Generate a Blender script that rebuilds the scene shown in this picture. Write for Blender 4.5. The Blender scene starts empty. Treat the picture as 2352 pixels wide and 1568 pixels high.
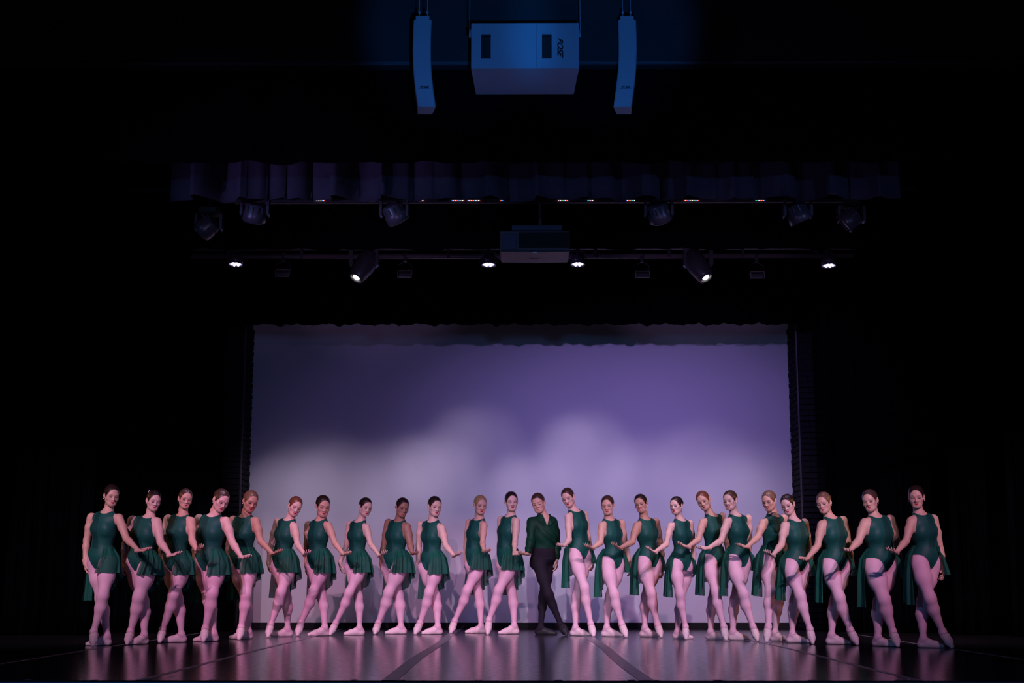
import bpy, math, random
import numpy as np
from mathutils import Vector, Matrix
R = math.radians
random.seed(4)
rng = np.random.default_rng(7)
SC = bpy.context.scene
COL = SC.collection

# ------------------------------------------------------------------ camera
FPX = 3135.0
PITCH = R(10.1)
YAW = R(0.35)
CAMZ = 0.6
cam_data = bpy.data.cameras.new('camera')
cam_data.sensor_width = 36.0
cam_data.lens = FPX / 2352 * 36.0
cam_data.clip_end = 200
cam = bpy.data.objects.new('camera', cam_data)
COL.objects.link(cam)
cam.location = (0, 0, CAMZ)
cam.rotation_euler = (R(90) + PITCH, 0, YAW)
SC.camera = cam
CM = np.array(cam.rotation_euler.to_matrix())
CP = np.array([0, 0, CAMZ])

def ray(px, py):
    d = np.array([(px - 1176) / FPX, -(py - 784) / FPX, -1.0])
    return CM @ d
def at(px, py, Y):
    d = ray(px, py)
    return CP + d * (Y / d[1])
def floor_at(px, py, z=0.0):
    d = ray(px, py)
    return CP + d * ((z - CAMZ) / d[2])
def X_at(px, Y, py=1300):
    return at(px, py, Y)[0]

# ------------------------------------------------------------------ world, exposure, lights
w = bpy.data.worlds.new('world'); SC.world = w
w.use_nodes = True
w.node_tree.nodes['Background'].inputs[0].default_value = (0.30, 0.25, 0.6, 1)
w.node_tree.nodes['Background'].inputs[1].default_value = 0.0012
SC.view_settings.view_transform = 'Standard'
SC.view_settings.look = 'None'
SC.view_settings.exposure = 0.0
SC.view_settings.gamma = 1.0
SC.view_settings.use_curve_mapping = False

def spot(loc, target, power, color, angle=30, blend=0.5, size=0.05):
    l = bpy.data.lights.new('stage_or_added_light', 'SPOT')
    l.energy = power; l.color = color
    l.spot_size = R(angle); l.spot_blend = blend; l.shadow_soft_size = size
    o = bpy.data.objects.new('stage_or_added_light', l)
    COL.objects.link(o)
    o.location = loc
    o.rotation_euler = (Vector(target) - Vector(loc)).to_track_quat('-Z', 'Y').to_euler()
    return o
# front of house key lights: pink and lavender-white by turns
for k, (lx, tx) in enumerate(((-6.2, -5.2), (-5.2, -3.6), (-4.2, -2.1), (-3.3, -0.7), (3.3, 0.6), (4.2, 2.1), (5.2, 3.6), (6.2, 5.35))):
    col = (1.0, 0.47, 0.78) if k in (1, 2, 4, 6) else (0.92, 0.74, 1.0)
    spot((lx, 2.6, 5.9), (tx, 15.5, 0.80), (2900 if 2 <= k <= 5 else 2400), col, (15.5 if 1 <= k <= 6 else 18), 0.75, 0.06)
# steep front light from the bar overhead
for tx in (-4.6, -3.1, -1.6, -0.3, 1.0, 2.4, 3.7, 4.8):
    spot((tx * 0.9, 14.35, 4.0), (tx, 15.65, 0.9), 95, (0.95, 0.74, 1.0), 62, 0.9, 0.08)
# blue fill from the house, low and from both sides
spot((-6.5, 3.0, 3.2), (1.5, 15.5, 0.6), 520, (0.10, 0.38, 1.0), 40, 0.7, 0.1)
spot((7.0, 3.0, 3.2), (-1.5, 15.5, 0.6), 520, (0.18, 0.32, 1.0), 40, 0.7, 0.1)
# warm side light from the wings
spot((-7.6, 14.4, 2.6), (0, 15.7, 0.5), 75, (1.0, 0.42, 0.12), 40, 0.8, 0.1)
spot((7.6, 14.4, 2.6), (0.5, 15.7, 0.7), 150, (1.0, 0.42, 0.12), 40, 0.8, 0.1)
# purple wash on the back wall from the lighting bar
for lx, tx, tz, pw in ((-3.4, -3.2, 1.6, 14), (-1.2, -1.4, 2.0, 80), (0.8, 0.6, 2.1, 230), (2.4, 1.9, 2.1, 260), (3.6, 3.4, 1.9, 190)):
    spot((lx, 14.35, 4.5), (tx, 19.2, tz), pw, (0.43, 0.27, 1.0), 62, 1.0, 0.03)
# pale clouds: soft beams on the lower part of the back wall
for px, py, an, pw in ((985, 1085, 12, 42), (1080, 1025, 13, 26), (900, 1120, 14, 28), (760, 1130, 14, 28), (640, 1180, 16, 30), (1210, 1130, 11, 36), (1330, 1045, 13, 50), (1480, 1120, 15, 30),
                       (1600, 1080, 14, 24), (1720, 1180, 16, 28), (950, 1200, 22, 32), (1215, 1205, 22, 42), (1450, 1200, 22, 32), (700, 1200, 24, 34), (1700, 1200, 24, 34)):
    t = at(px, py, 19.2)
    for dx, dz, ka, kp in ((-0.16, 0.06, 0.85, .34), (0.14, -0.10, 1.15, .50), (0.02, -0.16, 1.45, .10)):
        spot((t[0] * 0.8 + dx * .5, 14.35, 4.5), t + np.array([dx, 0, dz]), pw * 9.0 * kp, (0.84, 0.68, 0.98), an * ka * (1.15 if an < 20 else 1.0), 1.0, 0.05)
# blue house light on the hanging loudspeakers
spot((0.2, 1.5, 1.0), (-0.42, 9.2, 4.47), 1600, (0.010, 0.25, 1.0), 10.5, 0.6, 0.05)
spot((0.2, 1.5, 1.0), (0.58, 9.2, 4.47), 1600, (0.010, 0.25, 1.0), 10.5, 0.6, 0.05)
spot((0.0, 3.5, 0.9), (0.0, 9.8, 5.6), 75, (0.35, 0.38, 0.8), 110, 1.0, 0.3)  # added fill that lifts the dark proscenium header, no real fixture
# added unseen purple spots in the house, to bring out the folded border curtain
spot((-7.5, 4.0, 1.6), (-1.75, 11.0, 3.95), 900, (0.42, 0.27, 1.0), 14, 1.0, 0.08)
spot((-6.5, 3.0, 1.6), (1.6, 11.0, 3.95), 200, (0.38, 0.24, 1.0), 22, 1.0, 0.08)
for tx, pw in ((-2.95, 200), (-1.62, 520), (1.98, 520), (3.3, 200)):  # added spots low in the house, brightening the lamps on the bar
    spot((tx * 0.4, 3.0, 1.0), (tx, 14.2, 3.85), pw, (0.58, 0.38, 0.95), 11, 0.8, 0.05)
spot((2.0, 17.0, 1.2), (0.0, 12.5, 4.2), 22, (0.6, 0.4, 0.9), 100, 1.0, 0.3)  # added pair behind the dancers, standing in for wall bounce on the lamps
spot((-2.0, 17.0, 1.2), (0.0, 12.5, 4.2), 22, (0.6, 0.4, 0.9), 100, 1.0, 0.3)

# ------------------------------------------------------------------ materials
def principled(name, color, rough=0.6, metal=0.0, spec=0.5, noise=0.0, nscale=40.0, bump=0.0, bscale=60.0, sheen=0.0,
               emit=None, estr=0.0, sss=0.0, wave=None, coat=0.0):
    m = bpy.data.materials.new(name); m.use_nodes = True
    nt = m.node_tree; b = nt.nodes['Principled BSDF']
    c = (color[0], color[1], color[2], 1)
    b.inputs['Base Color'].default_value = c
    b.inputs['Roughness'].default_value = rough
    b.inputs['Metallic'].default_value = metal
    b.inputs['Specular IOR Level'].default_value = spec
    b.inputs['Coat Weight'].default_value = coat
    if sheen:
        b.inputs['Sheen Weight'].default_value = sheen
        b.inputs['Sheen Roughness'].default_value = 0.35
        b.inputs['Sheen Tint'].default_value = c
    if emit:
        b.inputs['Emission Color'].default_value = (*emit, 1)
        b.inputs['Emission Strength'].default_value = estr
    tc = nt.nodes.new('ShaderNodeTexCoord')
    if noise:
        n = nt.nodes.new('ShaderNodeTexNoise'); n.inputs['Scale'].default_value = nscale; n.inputs['Detail'].default_value = 4
        nt.links.new(tc.outputs['Object'], n.inputs['Vector'])
        mx = nt.nodes.new('ShaderNodeMix'); mx.data_type = 'RGBA'
        mx.inputs['A'].default_value = tuple(v * (1 - noise) for v in color) + (1,)
        mx.inputs['B'].default_value = tuple(min(1, v * (1 + noise)) for v in color) + (1,)
        nt.links.new(n.outputs['Fac'], mx.inputs['Factor'])
        nt.links.new(mx.outputs['Result'], b.inputs['Base Color'])
    if bump:
        n = nt.nodes.new('ShaderNodeTexNoise'); n.inputs['Scale'].default_value = bscale; n.inputs['Detail'].default_value = 3
        if wave:
            mp = nt.nodes.new('ShaderNodeMapping'); mp.inputs['Scale'].default_value = wave
            nt.links.new(tc.outputs['Object'], mp.inputs['Vector']); nt.links.new(mp.outputs['Vector'], n.inputs['Vector'])
        else:
            nt.links.new(tc.outputs['Object'], n.inputs['Vector'])
        bp = nt.nodes.new('ShaderNodeBump'); bp.inputs['Strength'].default_value = bump; bp.inputs['Distance'].default_value = 0.01
        nt.links.new(n.outputs['Fac'], bp.inputs['Height']); nt.links.new(bp.outputs['Normal'], b.inputs['Normal'])
    return m

M = {}
M['wall'] = principled('painted_white_wall', (0.50, 0.49, 0.50), 0.75, noise=0.03, nscale=1.2, bump=0.05, bscale=8)
M['black_paint'] = principled('black_paint', (0.004, 0.004, 0.0045), 0.7, spec=0.2)
M['velour'] = principled('black_velour', (0.0014, 0.0012, 0.002), 0.95, spec=0.03, noise=0.3, nscale=6)
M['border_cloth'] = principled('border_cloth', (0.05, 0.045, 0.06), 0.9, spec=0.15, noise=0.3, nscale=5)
M['header'] = principled('dark_grey_plaster', (0.006, 0.006, 0.007), 0.8, noise=0.15, nscale=2.0)
M['brick'] = principled('black_painted_brick', (0.006, 0.0058, 0.0075), 0.85, spec=0.2, noise=0.35, nscale=14, bump=0.3, bscale=60)
M['mortar'] = principled('black_painted_mortar', (0.005, 0.005, 0.006), 0.9)
M['corner'] = principled('grey_corner_strip', (0.035, 0.032, 0.038), 0.5)
M['lamp_body'] = principled('black_lamp_housing', (0.06, 0.055, 0.065), 0.35, spec=0.5)
M['lamp_dark'] = principled('dull_black_metal', (0.012, 0.012, 0.014), 0.6)
M['bar'] = principled('steel_lighting_bar', (0.16, 0.13, 0.14), 0.45, metal=0.4)
M['led'] = principled('lit_lens', (0.8, 0.8, 0.9), 0.2, emit=(0.50, 0.38, 1.0), estr=0.6)
M['led_hot'] = principled('lit_diode', (1, 1, 1), 0.2, emit=(0.85, 0.80, 1.0), estr=3.0)
M['beam'] = principled('lit_beam_lens', (1, 1, 1), 0.2, emit=(1.0, 0.95, 0.85), estr=14.0)
M['dim_lens'] = principled('dim_lens', (0.10, 0.10, 0.13), 0.15)
for nm, c in (('red', (1, 0.03, 0.02)), ('green', (0.02, 0.9, 0.15)), ('blue', (0.04, 0.15, 1)), ('white', (1, 0.9, 0.9))):
    M['px_' + nm] = principled('lit_pixel_' + nm, (0.1, 0.1, 0.1), 0.3, emit=c, estr=5.0)
M['speaker'] = principled('painted_loudspeaker_cabinet', (0.16, 0.17, 0.19), 0.55, noise=0.06, nscale=60)
M['speaker_dark'] = principled('black_port_interior', (0.002, 0.002, 0.002), 0.9)
M['logo'] = principled('black_badge', (0.004, 0.004, 0.006), 0.4)
M['projector'] = principled('white_projector_casing', (0.055, 0.048, 0.05), 0.5)
M['projector_blue'] = principled('projector_rear_panel', (0.03, 0.04, 0.06), 0.5)
M['tape'] = principled('grey_gaffer_tape', (0.16, 0.13, 0.16), 0.32, noise=0.3, nscale=9, bump=0.1, bscale=30)
M['tape_red'] = principled('dull_red_tape', (0.22, 0.13, 0.13), 0.6)
M['tape_white'] = principled('white_tape', (0.7, 0.7, 0.75), 0.5)
M['nosing'] = principled('blue_lit_edge_nosing', (0.14, 0.32, 0.45), 0.5)  # pale nosing with the blue light on it put into the base colour

def floor_material():
    m = principled('black_dance_vinyl', (0.017, 0.014, 0.017), 0.2, spec=0.5)
    nt = m.node_tree; b = nt.nodes['Principled BSDF']; tc = nt.nodes.new('ShaderNodeTexCoord')
    mp = nt.nodes.new('ShaderNodeMapping'); mp.inputs['Scale'].default_value = (0.7, 5.0, 1)
    n = nt.nodes.new('ShaderNodeTexNoise'); n.inputs['Scale'].default_value = 5; n.inputs['Detail'].default_value = 6; n.inputs['Roughness'].default_value = 0.7
    nt.links.new(tc.outputs['Generated'], mp.inputs['Vector'])
    mp.inputs['Scale'].default_value = (6, 60, 1)
    nt.links.new(mp.outputs['Vector'], n.inputs['Vector'])
    mr = nt.nodes.new('ShaderNodeMapRange'); mr.inputs['From Min'].default_value = 0.3; mr.inputs['From Max'].default_value = 0.7
    mr.inputs['To Min'].default_value = 0.10; mr.inputs['To Max'].default_value = 0.24
    nt.links.new(n.outputs['Fac'], mr.inputs['Value']); nt.links.new(mr.outputs['Result'], b.inputs['Roughness'])
    bp = nt.nodes.new('ShaderNodeBump'); bp.inputs['Strength'].default_value = 0.11; bp.inputs['Distance'].default_value = 0.003
    nt.links.new(n.outputs['Fac'], bp.inputs['Height']); nt.links.new(bp.outputs['Normal'], b.inputs['Normal'])
    return m
M['vinyl'] = floor_material()

GREEN = (0.010, 0.082, 0.066)
M['leotard'] = principled('dark_green_stretch_fabric', GREEN, 0.52, spec=0.20, sheen=0.35, bump=0.4, bscale=12, wave=(1, 1, 2.2))
M['leotard_panel'] = principled('dark_green_mesh_panel', (0.004, 0.046, 0.040), 0.6, spec=0.25)
def sheer():
    m = principled('sheer_green_georgette', (0.008, 0.10, 0.066), 0.7, spec=0.2, sheen=0.2)
    nt = m.node_tree; b = nt.nodes['Principled BSDF']
    b.inputs['Alpha'].default_value = 0.88
    return m
M['skirt'] = sheer()
M['tights'] = principled('pale_pink_tights', (0.78, 0.47, 0.57), 0.6, spec=0.3, noise=0.03, nscale=20)
M['tights_black'] = principled('black_tights', (0.014, 0.010, 0.018), 0.8, spec=0.2)
M['shoe'] = principled('pale_pink_ballet_shoe', (0.84, 0.62, 0.64), 0.6, noise=0.10, nscale=50, bump=0.4, bscale=45)
M['shoe_black'] = principled('black_ballet_shoe', (0.014, 0.012, 0.015), 0.6)
M['elastic'] = principled('pink_elastic', (0.62, 0.42, 0.44), 0.6)
M['velvet'] = principled('green_crushed_velvet', (0.002, 0.036, 0.018), 0.58, spec=0.18, sheen=1.0, noise=0.5, nscale=9, bump=0.8, bscale=11)
M['pearl'] = principled('silver_earring', (0.9, 0.9, 0.9), 0.2, metal=0.3)
M['lips'] = principled('red_lipstick', (0.45, 0.015, 0.04), 0.35)
M['lips_plain'] = principled('natural_lips', (0.42, 0.17, 0.15), 0.45)
M['lash'] = principled('dark_lashes', (0.03, 0.015, 0.015), 0.6)
M['brow'] = principled('brown_brows', (0.13, 0.065, 0.045), 0.8)
M['teeth'] = principled('teeth', (0.8, 0.78, 0.74), 0.3)
SKIN = {'fair': (0.72, 0.46, 0.40), 'mid': (0.64, 0.37, 0.29), 'tan': (0.50, 0.27, 0.20), 'dark': (0.36, 0.18, 0.13)}
for k, c in SKIN.items():
    M['skin_' + k] = principled('skin_' + k, c, 0.5, spec=0.4, noise=0.05, nscale=30)
    M['lid_' + k] = principled('eyeshadow_' + k, tuple(v * 0.50 for v in c), 0.5)
HAIR = {'dark': (0.020, 0.010, 0.009), 'brown': (0.055, 0.026, 0.020), 'auburn': (0.16, 0.05, 0.03), 'blond': (0.36, 0.22, 0.10), 'lightbrown': (0.15, 0.08, 0.05)}
for k, c in HAIR.items():
    M['hair_' + k] = principled('hair_' + k, c, 0.34, spec=0.6, bump=0.35, bscale=1, wave=(120, 12, 60))

# ------------------------------------------------------------------ mesh helpers
def link_mesh(name, V, F, mats, parent=None, mi=None, smooth=True, quads=None):
    me = bpy.data.meshes.new(name)
    V = np.asarray(V, dtype=np.float32)
    F = np.asarray(F, dtype=np.int32)
    n = len(F); k = F.shape[1]
    me.vertices.add(len(V)); me.vertices.foreach_set('co', V.ravel())
    me.loops.add(n * k); me.loops.foreach_set('vertex_index', F.ravel())
    me.polygons.add(n)
    me.polygons.foreach_set('loop_start', np.arange(0, n * k, k, dtype=np.int32))
    me.polygons.foreach_set('loop_total', np.full(n, k, dtype=np.int32))
    for m in (mats if isinstance(mats, (list, tuple)) else [mats]):
        me.materials.append(m)
    if mi is not None:
        me.polygons.foreach_set('material_index', np.asarray(mi, dtype=np.int32))
    me.polygons.foreach_set('use_smooth', np.full(n, smooth, dtype=bool))
    me.update(calc_edges=True)
    o = bpy.data.objects.new(name, me); COL.objects.link(o)
    if parent: o.parent = parent
    return o

class MB:
    """collects simple shapes and links them as one mesh object"""
    def __init__(s): s.V = []; s.F = []; s.S = []
    def add(s, vs, fs, smooth=False):
        b = len(s.V); s.V += [tuple(v) for v in vs]
        s.F += [tuple(i + b for i in f) for f in fs]; s.S += [smooth] * len(fs)
        return s
    def box(s, c, d, rot=None, bev=0.0):
        x, y, z = (v / 2 for v in d)
        if bev:
            b = min(bev, x * .9, y * .9, z * .9)
            vs = []
            for sx in (-1, 1):
                for sy in (-1, 1):
                    for sz in (-1, 1):
                        vs += [(sx * x, sy * (y - b), sz * (z - b)), (sx * (x - b), sy * y, sz * (z - b)), (sx * (x - b), sy * (y - b), sz * z)]
            def I(sx, sy, sz, a): return ((sx > 0) * 4 + (sy > 0) * 2 + (sz > 0)) * 3 + a
            fs = []
            for q in (-1, 1):
                fs.append([I(q, -1, -1, 0), I(q, 1, -1, 0), I(q, 1, 1, 0), I(q, -1, 1, 0)][::q])
                fs.append([I(-1, q, -1, 1), I(-1, q, 1, 1), I(1, q, 1, 1), I(1, q, -1, 1)][::q])
                fs.append([I(-1, -1, q, 2), I(1, -1, q, 2), I(1, 1, q, 2), I(-1, 1, q, 2)][::q])
                for r in (-1, 1):
                    p = q * r
                    fs.append([I(q, r, -1, 0), I(q, r, -1, 1), I(q, r, 1, 1), I(q, r, 1, 0)][::p])
                    fs.append([I(q, -1, r, 2), I(q, -1, r, 0), I(q, 1, r, 0), I(q, 1, r, 2)][::-p] if False else [I(q, -1, r, 0), I(q, 1, r, 0), I(q, 1, r, 2), I(q, -1, r, 2)][::p])
                    fs.append([I(-1, q, r, 1), I(-1, q, r, 2), I(1, q, r, 2), I(1, q, r, 1)][::p])
                    for t in (-1, 1):
                        fs.append([I(q, r, t, 0), I(q, r, t, 1), I(q, r, t, 2)][::q * r * t])
        else:
            vs = [(a * x, b_ * y, c_ * z) for a in (-1, 1) for b_ in (-1, 1) for c_ in (-1, 1)]
            fs = [(0, 1, 3, 2), (4, 6, 7, 5), (0, 4, 5, 1), (2, 3, 7, 6), (0, 2, 6, 4), (1, 5, 7, 3)]
        if rot is not None: vs = [rot @ Vector(v) for v in vs]
        return s.add([(v[0] + c[0], v[1] + c[1], v[2] + c[2]) for v in vs], fs)
    def lathe(s, prof, mat=Matrix(), n=24, cap=True):
        """prof: list of (radius, z); turned about local z then moved by mat"""
        vs = []; fs = []
        for r, z in prof:
            for i in range(n):
                a = 2 * math.pi * i / n
                vs.append(mat @ Vector((r * math.cos(a), r * math.sin(a), z)))
        for j in range(len(prof) - 1):
            for i in range(n):
                a, b = j * n + i, j * n + (i + 1) % n
                fs.append((a, b, b + n, a + n))
        if cap:
            fs.append(tuple(range(n))[::-1]); fs.append(tuple((len(prof) - 1) * n + i for i in range(n)))
        return s.add(vs, fs, True)
    def tube(s, pts, r, n=8):
        pts = [Vector(p) for p in pts]; vs = []; fs = []
        for j, p in enumerate(pts):
            t = (pts[min(j + 1, len(pts) - 1)] - pts[max(j - 1, 0)]).normalized()
            u = t.orthogonal().normalized() if abs(t.z) > 0.99 else t.cross(Vector((0, 0, 1))).normalized()
            v = t.cross(u)
            for i in range(n):
                a = 2 * math.pi * i / n
                vs.append(p + (u * math.cos(a) + v * math.sin(a)) * r)
        for j in range(len(pts) - 1):
            for i in range(n):
                a, b = j * n + i, j * n + (i + 1) % n
                fs.append((a, b, b + n, a + n))
        fs.append(tuple(range(n))[::-1]); fs.append(tuple((len(pts) - 1) * n + i for i in range(n)))
        return s.add(vs, fs, True)
    def prism(s, poly, y0, y1, mat=Matrix()):
        n = len(poly)
        vs = [mat @ Vector((x, y0, z)) for x, z in poly] + [mat @ Vector((x, y1, z)) for x, z in poly]
        fs = [tuple(range(n)), tuple(range(n, 2 * n))[::-1]] + [(i, i + n, (i + 1) % n + n, (i + 1) % n) for i in range(n)]
        return s.add(vs, fs)
    def build(s, name, mat, parent=None):
        me = bpy.data.meshes.new(name); me.from_pydata(s.V, [], s.F)
        me.materials.append(mat)
        me.polygons.foreach_set('use_smooth', s.S)
        me.update()
        o = bpy.data.objects.new(name, me); COL.objects.link(o)
        if parent: o.parent = parent
        return o

def tag(o, label=None, cat=None, group=None, kind=None):
    if label: o['label'] = label
    if cat: o['category'] = cat
    if group: o['group'] = group
    if kind: o['kind'] = kind
    return o
def empty(name, loc, rot=(0, 0, 0)):
    o = bpy.data.objects.new(name, None); COL.objects.link(o); o.location = loc; o.rotation_euler = rot
    o.empty_display_size = 0.1
    return o

# ------------------------------------------------------------------ setting
YW = 19.2                                   # back wall
YP = 18.55                                  # front of the brick piers
XC = X_at(1196, YW)
ZB = at(1196, 745, 18.2)[2]                 # lower edge of the rear border
STAGE_Y = floor_at(1176, 1563)[1]
xl, xr = X_at(569, YW, 1200), X_at(1824, YW, 1200)

fl = tag(MB().box((0, (STAGE_Y + 22) / 2, -0.06), (24, 22 - STAGE_Y, 0.1)).build('floor', M['black_paint']), kind='structure')
# vinyl rolls laid side by side, each a sheet of its own, with taped seams between
seam_px = [-285, 300, 885, 1490, 2129, 2700]
seam_x = [floor_at(p, 1566)[0] for p in seam_px]
edges = [-9.0] + seam_x + [9.0]
for i in range(len(edges) - 1):
    a, b = edges[i] + 0.004, edges[i + 1] - 0.004
    MB().box(((a + b) / 2, (STAGE_Y + YW) / 2, -0.005), (b - a, YW - STAGE_Y - 0.02, 0.010)).build('vinyl_sheet', M['vinyl'], fl)
for i, sx in enumerate(seam_x):
    m = MB(); wd = 0.05 if i in (2, 3) else 0.022
    n = 30; vs = []; fs = []
    for k in range(n + 1):
        y = STAGE_Y + 0.01 + (YW - STAGE_Y - 0.1) * k / n
        j = 0.012 * math.sin(k * 0.35 + i) + 0.0015 * math.sin(k * 3.1)
        vs += [(sx - wd + j, y, 0.0008), (sx + wd + j, y, 0.0008), (sx + wd + j, y, 0.0022), (sx - wd + j, y, 0.0022)]
    for k in range(n):
        a = k * 4
        for q in range(4): fs.append((a + q, a + (q + 1) % 4, a + 4 + (q + 1) % 4, a + 4 + q))
    m.add(vs, fs); m.build('seam_tape', M['tape'], fl)
tag(MB().box((0, STAGE_Y - 0.02, -0.035), (24, 0.05, 0.05), bev=0.008).build('trim_stage_edge', M['nosing']), kind='structure')

tag(MB().box((XC, YW + 0.1, 3.0), (xr - xl + 3, 0.2, 6.4)).build('wall_back', M['wall']), kind='structure')
tag(MB().box((XC, YW - 0.012, 0.043), (xr - xl + 0.6, 0.024, 0.086), bev=0.004).build('baseboard_back', M['black_paint']), kind='structure')
tag(MB().box((-9.6, 14, 3.0), (0.2, 14, 6.4)).build('wall_left', M['black_paint']), kind='structure')
tag(MB().box((9.6, 14, 3.0), (0.2, 14, 6.4)).build('wall_right', M['black_paint']), kind='structure')
tag(MB().box((0, 14, 6.35), (19.6, 13, 0.2)).build('ceiling', M['black_paint']), kind='structure')
YH = 9.8
zh = at(1176, 151, YH)[2]
tag(MB().box((0, YH + 0.04, zh + 1.0), (19.6, 0.08, 2.0)).build('wall_proscenium_header', M['header']), kind='structure')
tag(MB().box((0, YH - 0.015, zh + 0.014), (19.6, 0.03, 0.028), bev=0.005).build('trim_header_edge', M['corner']), kind='structure')

# brick piers either side of the back wall
def pier(side):
    xi = xl if side < 0 else xr
    W = 0.74
    x_out = xi + side * W
    name = 'wall_pier_left' if side < 0 else 'wall_pier_right'
    H = 4.25
    core = MB().box(((xi + x_out) / 2 + side * 0.006, (YP + YW) / 2 + 0.004, H / 2), (W - 0.012, YW - YP - 0.006, H)).build(name, M['mortar'])
    tag(core, kind='structure')
    cs = 0.0775; bl = 0.235
    datas = {}
    def brick(c, d):
        key = tuple(round(v, 3) for v in d)
        v = random.choice((0, 1, 2))
        if (key, v) not in datas:
            o = MB().box((0, 0, 0), (d[0] - 0.002 * v, d[1] - 0.002 * v, d[2] - 0.002 * v), bev=0.004).build('brick', M['brick'], core)
            datas[(key, v)] = o.data
        else:
            o = bpy.data.objects.new('brick', datas[(key, v)]); COL.objects.link(o); o.parent = core
        o.location = c
        o.rotation_euler = (random.uniform(-.006, .006), random.uniform(-.006, .006), random.uniform(-.006, .006))
    for k in range(int(H / cs)):
        z = (k + 0.5) * cs
        # front face, the first brick turns the corner
        off = 0.0 if k % 2 == 0 else bl / 2
        x = 0.0
        first = True
        while x < W - 0.02:
            L = (bl if (k % 2 == 0 or not first) else bl / 2)
            L = min(L, W - x)
            c = xi + side * (x + L / 2)
            brick((c, YP + 0.0, z), (L - 0.010, 0.05, cs - 0.012))
            x += L; first = False
        y = YP + 0.03
        first = True
        while y < YW - 0.05:
            L = (bl if (k % 2 == 1 or not first) else bl / 2); L = min(L, YW - y)
            brick((xi + side * 0.012, y + L / 2, z), (0.05, L - 0.010, cs - 0.012))
            y += L; first = False
    MB().box((xi - side * 0.020, YP - 0.032, 2.15), (0.022, 0.022, 4.2), bev=0.004).build('corner_strip', M['corner'], core)
pier(-1); pier(1)

# ------------------------------------------------------------------ drapes
def curtain(name, x0, x1, Y, z0, z1, mat, folds, amp, label, cat='curtain', group=None, slant=0.0, hem=0.0, seed=0, gather=0.0):
    r = np.random.default_rng(seed)
    nu, nv = folds * 8, 22
    u = np.linspace(0, 1, nu + 1); v = np.linspace(0, 1, nv + 1)
    ph = np.cumsum(r.uniform(0.6, 1.4, nu + 1)); ph = ph / ph[-1] * folds * 2 * np.pi
    am = amp * (0.6 + 0.4 * np.sin(np.cumsum(r.uniform(0, 0.5, nu + 1))))
    U, Vv = np.meshgrid(u, v, indexing='ij')
    PH = ph[:, None] + 0 * Vv; AM = am[:, None] * (0.65 + 0.35 * (1 - Vv))
    X = x0 + (x1 - x0) * U + 0.25 * amp * np.sin(2 * PH + 1) + slant * (1 - Vv) * (0.2 + U) 
    Y_ = Y + AM * np.sin(PH + 1.2 * Vv * np.sin(U * 9 + seed)) + 0.3 * amp * np.sin(2.3 * PH + 3 * Vv)
    Z = z1 + (z0 - z1) * (1 - Vv) + hem * (np.sin(PH * 0.5) * 0.6 + np.sin(PH * 1.3) * 0.4) * (1 - Vv)
    nV = nv + 1
    a = (np.arange(nu)[:, None] * nV + np.arange(nv)[None, :]).ravel()
    P = np.stack([X.ravel(), Y_.ravel(), Z.ravel()], 1)
    Fq = np.stack([a, a + nV, a + nV + 1, a + 1], 1)
    # a second face 4 mm behind, so that the cloth has a thickness
    P2 = P + np.array([0, 0.004, 0]); n = len(P)
    Fa = np.concatenate([Fq, Fq[:, ::-1] + n])
    rim = []
    bot = np.arange(nu + 1) * nV
    for i in range(nu): rim.append((bot[i], bot[i] + n, bot[i + 1] + n, bot[i + 1]))
    Fa = np.concatenate([Fa, np.array(rim)])
    o = link_mesh(name, np.concatenate([P, P2]), Fa, mat)
    return tag(o, label, cat, group)

curtain('border_curtain', xl - 1.0, xr + 1.0, 18.2, ZB, 6.24, M['velour'], 46, 0.05, 'black pleated border with scalloped hem above the white back wall', hem=0.022, seed=3)
Y1 = 11.0
z1 = at(1176, 456.5, Y1)[2]; z1t = z1 + 0.62
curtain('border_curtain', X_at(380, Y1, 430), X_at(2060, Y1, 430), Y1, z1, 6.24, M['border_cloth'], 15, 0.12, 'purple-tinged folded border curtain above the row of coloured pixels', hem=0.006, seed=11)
z2 = at(1176, 372, 10.4)[2]
curtain('border_curtain', -7, 7, 10.4, z2, 6.24, M['velour'], 30, 0.05, 'plain black border curtain high behind the proscenium header', hem=0.01, seed=5)
z3 = at(1176, 572, 12.6)[2]
curtain('border_curtain', -7, 7, 12.6, z3, 6.24, M['velour'], 30, 0.05, 'plain black border curtain between the two rows of stage lamps', hem=0.012, seed=6)
for side, nm in ((-1, 'left'), (1, 'right')):
    pos = {(-1): 'stage left edge of the brick pier', 1: 'x'}[side]
    a = X_at(500 if side < 0 else 1905, 17.6)
    curtain('leg_curtain', a if side > 0 else a - 3.4, a + 3.4 if side > 0 else a, 17.6, 0.012, 6.24, M['velour'], 22, 0.07,
            ('black velour leg curtain beside the brick pier, behind dancers at %s end of line' % nm), seed=8 + side)
    a = X_at(205 if side < 0 else 2190, 16.9)
    curtain('leg_curtain', a if side > 0 else a - 3.0, a + 3.0 if side > 0 else a, 16.9, 0.012, 6.24, M['velour'], 16, 0.09,
            ('outer black velour leg curtain with slanting folds at the far %s' % nm), seed=12 + side, slant=-0.0)
    a = X_at(45 if side < 0 else 2315, 16.2, 1000)
    curtain('leg_curtain', a if side > 0 else a - 2.2, a + 2.2 if side > 0 else a, 16.2, 0.012, 6.24, M['velour'], 12, 0.09,
            ('nearest black leg curtain framing the stage at the very %s edge' % nm), seed=20 + side, slant=-0.35 * 1)

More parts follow.
